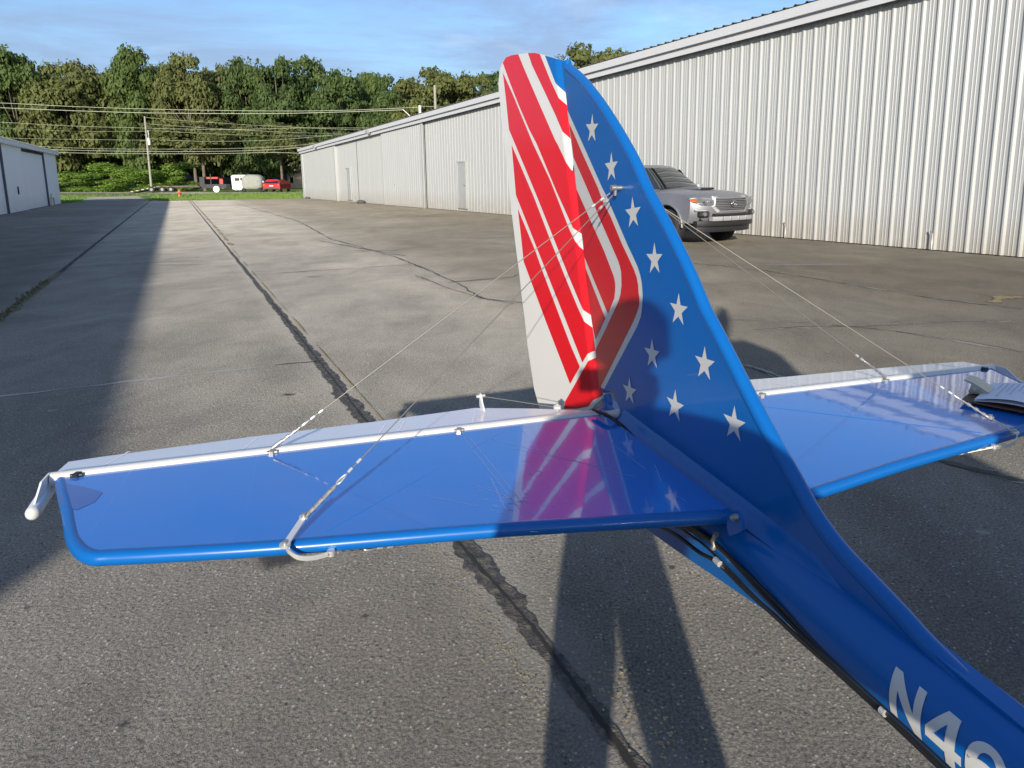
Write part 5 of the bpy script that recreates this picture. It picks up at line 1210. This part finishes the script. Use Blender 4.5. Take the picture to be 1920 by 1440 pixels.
q0 = at_depth(815, 160, Y2); p2_ = thing('utility_pole', 'tall wooden pole rising behind the hangar roof left of the rudder', 'utility pole', (q0.x, q0.y, 0))
b = MB(); b.tube([(0, 0, 0), (0, 0, q0.z)], [.20, .15], 10); b.build('shaft', M['pole'], p2_)
q1 = at_depth(787, 198, Y2 - 1); p3_ = thing('pole_switch', 'grey pole top insulator arm with jumper wires beside the tall pole', 'pole', (q1.x, q1.y, 0))
b = MB(); b.tube([(0, 0, 0), (0, 0, q1.z)], [.16, .16], 10); b.build('shaft', M['tip'], p3_)
b = MB(); b.box((0, 0, q1.z - 2.2), (4, .12, .14)); b.build('cross_arm', M['pole'], p3_)
jm = [at_depth(x, y, Y2 - 1) for x, y in ((755, 205), (765, 214), (775, 225))]; b = MB(); b.tube([p - Vector((q1.x, q1.y, 0)) for p in jm], .05, 6); b.build('jumper', M['tip'], p3_)
def line(pts, Y, r=.035, nm='brown'):
    P = [at_depth(x, y, Y) for x, y in pts]; sm_ = smooth_path(P, 8); b = MB(); b.tube(sm_, r * .55, 5); o = b.build('power_line', M['line']); return o
LINES = [([(-120, 190), (0, 193), (145, 200), (300, 205), (500, 208), (640, 207), (787, 201)], 92, .05, 'upper line of the top pair of power lines'), ([(-120, 197), (0, 202), (150, 208), (300, 212), (500, 213), (640, 210), (755, 206)], 92, .06, 'thicker lower line of the top pair of power lines'),
         ([(787, 199), (830, 201), (900, 206), (1000, 214)], 90, .04, 'line running right from the pole switch over the roof'),
         ([(-100, 225), (0, 229), (130, 236), (271, 240), (420, 243), (560, 240), (700, 240)], 100, .032, 'line crossing the leaning pole just below its top'), ([(271, 220), (400, 230), (560, 239), (740, 246)], 100, .026, 'thin line leaving the pole top to the right'),
         ([(272, 232), (420, 242), (600, 250), (700, 247)], 100, .026, 'thin line second down on the right of the pole'), ([(274, 244), (420, 252), (560, 255), (680, 250)], 100, .026, 'sagging line third down on the right of the pole'),
         ([(-80, 255), (60, 260), (200, 262), (277, 263)], 100, .028, 'line reaching the pole from the left at transformer height'), ([(278, 262), (400, 265), (520, 262), (640, 252)], 100, .030, 'wavy line right of the transformer'),
         ([(60, 274), (200, 279), (400, 279), (540, 274), (640, 262)], 98, .032, 'upper line of the lowest bundle'), ([(80, 280), (200, 283), (380, 284), (520, 280), (640, 268)], 98, .045, 'thick middle cable of the lowest bundle'), ([(70, 285), (220, 288), (400, 288), (520, 286), (600, 290)], 97, .045, 'thick bottom cable of the lowest bundle'),
         ([(-80, 236), (0, 240), (130, 246), (274, 246)], 100, .024, 'faint line left of the pole below the crossing line')]
for pts, Y, r, lb in LINES: tag(line(pts, Y, r), lb, 'power line', 'power lines across the wood')

# ------------------------------------------------------------------ parked things on the far road
M['trblack'] = mat('trailer_frame', (.03, .03, .032), .6); M['trred'] = mat('trailer_red', (.5, .05, .04), .5); M['deck'] = mat('trailer_deck', (.30, .22, .16), .8, var=.4, vscale=2)
M['cover'] = mat('grey_cover', (.30, .31, .27), .85, bump=.8, bscale=3, bdist=.1, var=.2, vscale=2); M['carred'] = mat('red_car_paint', (.52, .015, .03), .25, coat=.8); M['campwhite'] = mat('camper_white', (.74, .74, .72), .4)
YV = 96.
def fp_(x, y=None, Y=YV): P = at_depth(x, 340, Y); return P.x
PXM = YV / CF
def zz(y, Y=YV): return at_depth(300, y, Y).z
X0 = fp_(300)
tr = thing('flatbed_trailer', 'black flatbed gooseneck trailer with lowered ramps on the grass', 'trailer', (X0, YV, 0))
def bx2(name, x0, x1, z0, z1, y0, y1, m, par, bev=0):
    ox = par.location; b = MB(); b.box(((fp_(x0) + fp_(x1)) / 2 - ox.x, (y0 + y1) / 2, (z0 + z1) / 2), (abs(fp_(x1) - fp_(x0)), y1 - y0, z1 - z0), bev=bev); return b.build(name, m, par)
for k in range(9): bx2('deck_plank', 300 + k * 8.8, 308.4 + k * 8.8, .80, .86, -1.2, 1.2, M['deck'], tr)
bx2('frame_rail', 296, 382, .62, .79, -1.22, -1.10, M['trblack'], tr); bx2('frame_rail', 296, 382, .62, .79, 1.10, 1.22, M['trblack'], tr)
b = MB(); b.add([(fp_(250) - X0, -1.2, .05), (fp_(300) - X0, -1.2, .80), (fp_(300) - X0, 1.2, .80), (fp_(250) - X0, 1.2, .05), (fp_(250) - X0, -1.2, -.02), (fp_(300) - X0, -1.2, .62), (fp_(300) - X0, 1.2, .62), (fp_(250) - X0, 1.2, -.02)], [(0, 1, 2, 3), (4, 7, 6, 5), (0, 4, 5, 1), (1, 5, 6, 2), (2, 6, 7, 3), (3, 7, 4, 0)]); b.build('ramp', M['trblack'], tr)
for k in range(5):
    t = (k + .5) / 5; b = MB(); b.box((fp_(250 + 50 * t) - X0, -1.22, .10 + .66 * t), (.35, .03, .10)); b.build('reflector_strip', mat('reflector', (.6, .5, .45), .4) if k == 0 else bpy.data.materials['reflector'], tr)
for x in (292, 312, 328):
    b = MB(); b.cyl((fp_(x) - X0, -1.32, .42), (fp_(x) - X0, -1.05, .42), .42, 20); wh = b.build('wheel', M['tyre'], tr); b = MB(); b.cyl((fp_(x) - X0, -1.34, .42), (fp_(x) - X0, -1.31, .42), .2, 14); b.build('rim', M['rim'], wh)
bx2('gooseneck_upright', 380, 389, .5, 2.0, -.9, .9, M['trblack'], tr); bx2('gooseneck_beam', 384, 411, 1.75, 2.0, -.35, .35, M['trred'], tr); bx2('gooseneck_coupler', 412, 419, .9, 1.75, -.2, .2, M['trred'], tr)
t2 = thing('utility_trailer', 'small black utility trailer with a white wheel', 'trailer', (fp_(420), YV - 1.5, 0))
bx2('bed', 399, 438, .55, 1.05, -.9, .9, M['trblack'], t2); b = MB(); b.cyl((0, -1.05, .4), (0, -.9, .4), .42, 20); wq = b.build('wheel', M['campwhite'], t2); bx2('stake', 409, 410.5, 1.05, 2.4, -.8, -.7, M['trblack'], t2)
t3 = thing('white_camper', 'white truck camper shell with a dark window', 'camper', (fp_(452), YV, 0))
b = MB(); xa, xb = fp_(440) - fp_(452), fp_(466) - fp_(452); b.prism([(xa, .35), (xa - .05, 2.1), (xa + .2, 2.25), (xb, 2.25), (xb, .25), (xa + .4, .2)], lambda u_, v_: Vector((u_, -1.0, v_)), lambda u_, v_: Vector((u_, 1.0, v_))); b.build('shell', M['campwhite'], t3, .06)
bx2('window', 446, 455, 1.45, 1.85, -1.03, -1.005, M['tglass'], t3); bx2('window', 456.5, 462, 1.5, 1.85, -1.03, -1.005, M['tglass'], t3)
for x in (446, 460): b = MB(); b.cyl((fp_(x) - fp_(452), -.95, .3), (fp_(x) - fp_(452), -.75, .3), .3, 16); b.build('wheel', M['tyre'], t3)
t4 = thing('covered_trailer', 'trailer wrapped in a wrinkled grey cloth cover', 'trailer', (fp_(478), YV - .5, 0))
v, f_ = ellip((0, 0, 0), (1, 1, 1), 22, 14); vv = []
for p in v:
    p = Vector(p); s_ = lambda k, e: math.copysign(abs(k) ** e, k); q = Vector((s_(p.x, .45), s_(p.y, .5), s_(p.z, .5))); q = Vector((q.x * 1.42, q.y * 1.0, 1.25 + q.z * 1.02)); q += Vector((0, 0, -.12 * (q.x / 1.4) ** 2 if q.z > 1 else 0)); q *= 1 + .03 * noise.noise((q.x * 3, q.y * 3, q.z)); vv.append(q)
b = MB(); b.add(vv, f_, True); b.build('cloth_cover', M['cover'], t4)
for x in (463, 493): b = MB(); b.cyl((fp_(x) - fp_(478), -.9, .25), (fp_(x) - fp_(478), -.7, .25), .26, 14); b.build('wheel', M['tyre'], t4)
b = MB(); b.cyl((1.5, -.6, 1.3), (1.62, -.6, 1.3), .14, 12); b.build('jack', M['tip'], t4)
t5 = thing('red_car', 'red hatchback seen from behind on the far road', 'car', (fp_(529), YV - 2, 0))
b = MB(); hw_ = (fp_(545) - fp_(513)) / 2 * .97
b.prism([(-hw_, .30), (-hw_, .95), (-hw_ * .97, 1.05), (-hw_ * .72, 1.52), (-hw_ * .55, 1.60), (hw_ * .55, 1.60), (hw_ * .72, 1.52), (hw_ * .97, 1.05), (hw_, .95), (hw_, .30)], lambda u_, v_: Vector((u_, -2.1 + (.5 if v_ > 1.1 else 0), v_)), lambda u_, v_: Vector((u_, 2.1 - (1.3 if v_ > 1.1 else 0), v_))); b.build('body', M['carred'], t5, .06)
b = MB(); b.add([(-hw_ * .85, -1.99, 1.12), (hw_ * .85, -1.99, 1.12), (hw_ * .66, -1.62, 1.50), (-hw_ * .66, -1.62, 1.50)], [(0, 1, 2, 3)]); b.build('rear_window', M['tglass'], t5)
for q in (-1, 1):
    b = MB(); b.box((q * hw_ * .82, -2.13, .92), (.25, .06, .16), bev=.02); b.build('tail_light', M['amber'], t5)
    for y in (-1.4, 1.4): b = MB(); b.cyl((q * hw_ * .78, y, .32), (q * hw_ * .99, y, .32), .32, 18); b.build('wheel', M['tyre'], t5)
b = MB(); b.box((0, -2.12, .42), (hw_ * 1.6, .08, .2), bev=.02); b.build('bumper', M['plastic'], t5)
b = MB(); b.box((0, -2.12, .78), (.5, .02, .12)); b.build('number_plate', M['campwhite'], t5)
cn = on_ground(337, 368); co = thing('traffic_cone', 'orange hydrant like marker standing on the grass in front of the trailer', 'marker post', (cn.x, cn.y, -.05))
M['cone'] = mat('faded_orange', (.62, .16, .08), .6); b = MB(); b.cyl((0, 0, 0), (0, 0, .07), .26, 14); b.tube([(0, 0, .07), (0, 0, .35), (0, 0, .36), (0, 0, .55), (0, 0, .72)], [.13, .12, .17, .15, .04], 14); b.cyl((-.22, 0, .42), (.22, 0, .42), .07, 10); b.build('post', M['cone'], co)
hx0 = at_depth(560, 335, 135); hs2 = thing('small_house', 'small pale house glimpsed beside the far hangar corner', 'house', (hx0.x, 135, 0))
b = MB(); b.box((1.2, 0, 1.4), (5, 5, 2.8)); b.build('wall', mat('house_wall', (.5, .42, .34), .8), hs2); b = MB(); b.prism([(-1.6, 2.8), (4, 2.8), (1.2, 4.6)], lambda u_, v_: Vector((u_, -2.8, v_)), lambda u_, v_: Vector((u_, 2.8, v_))); b.build('roof', M['roof'], hs2); b = MB(); b.box((-.4, -2.52, 1.5), (.9, .04, 1.1)); b.build('window', M['tglass'], hs2)
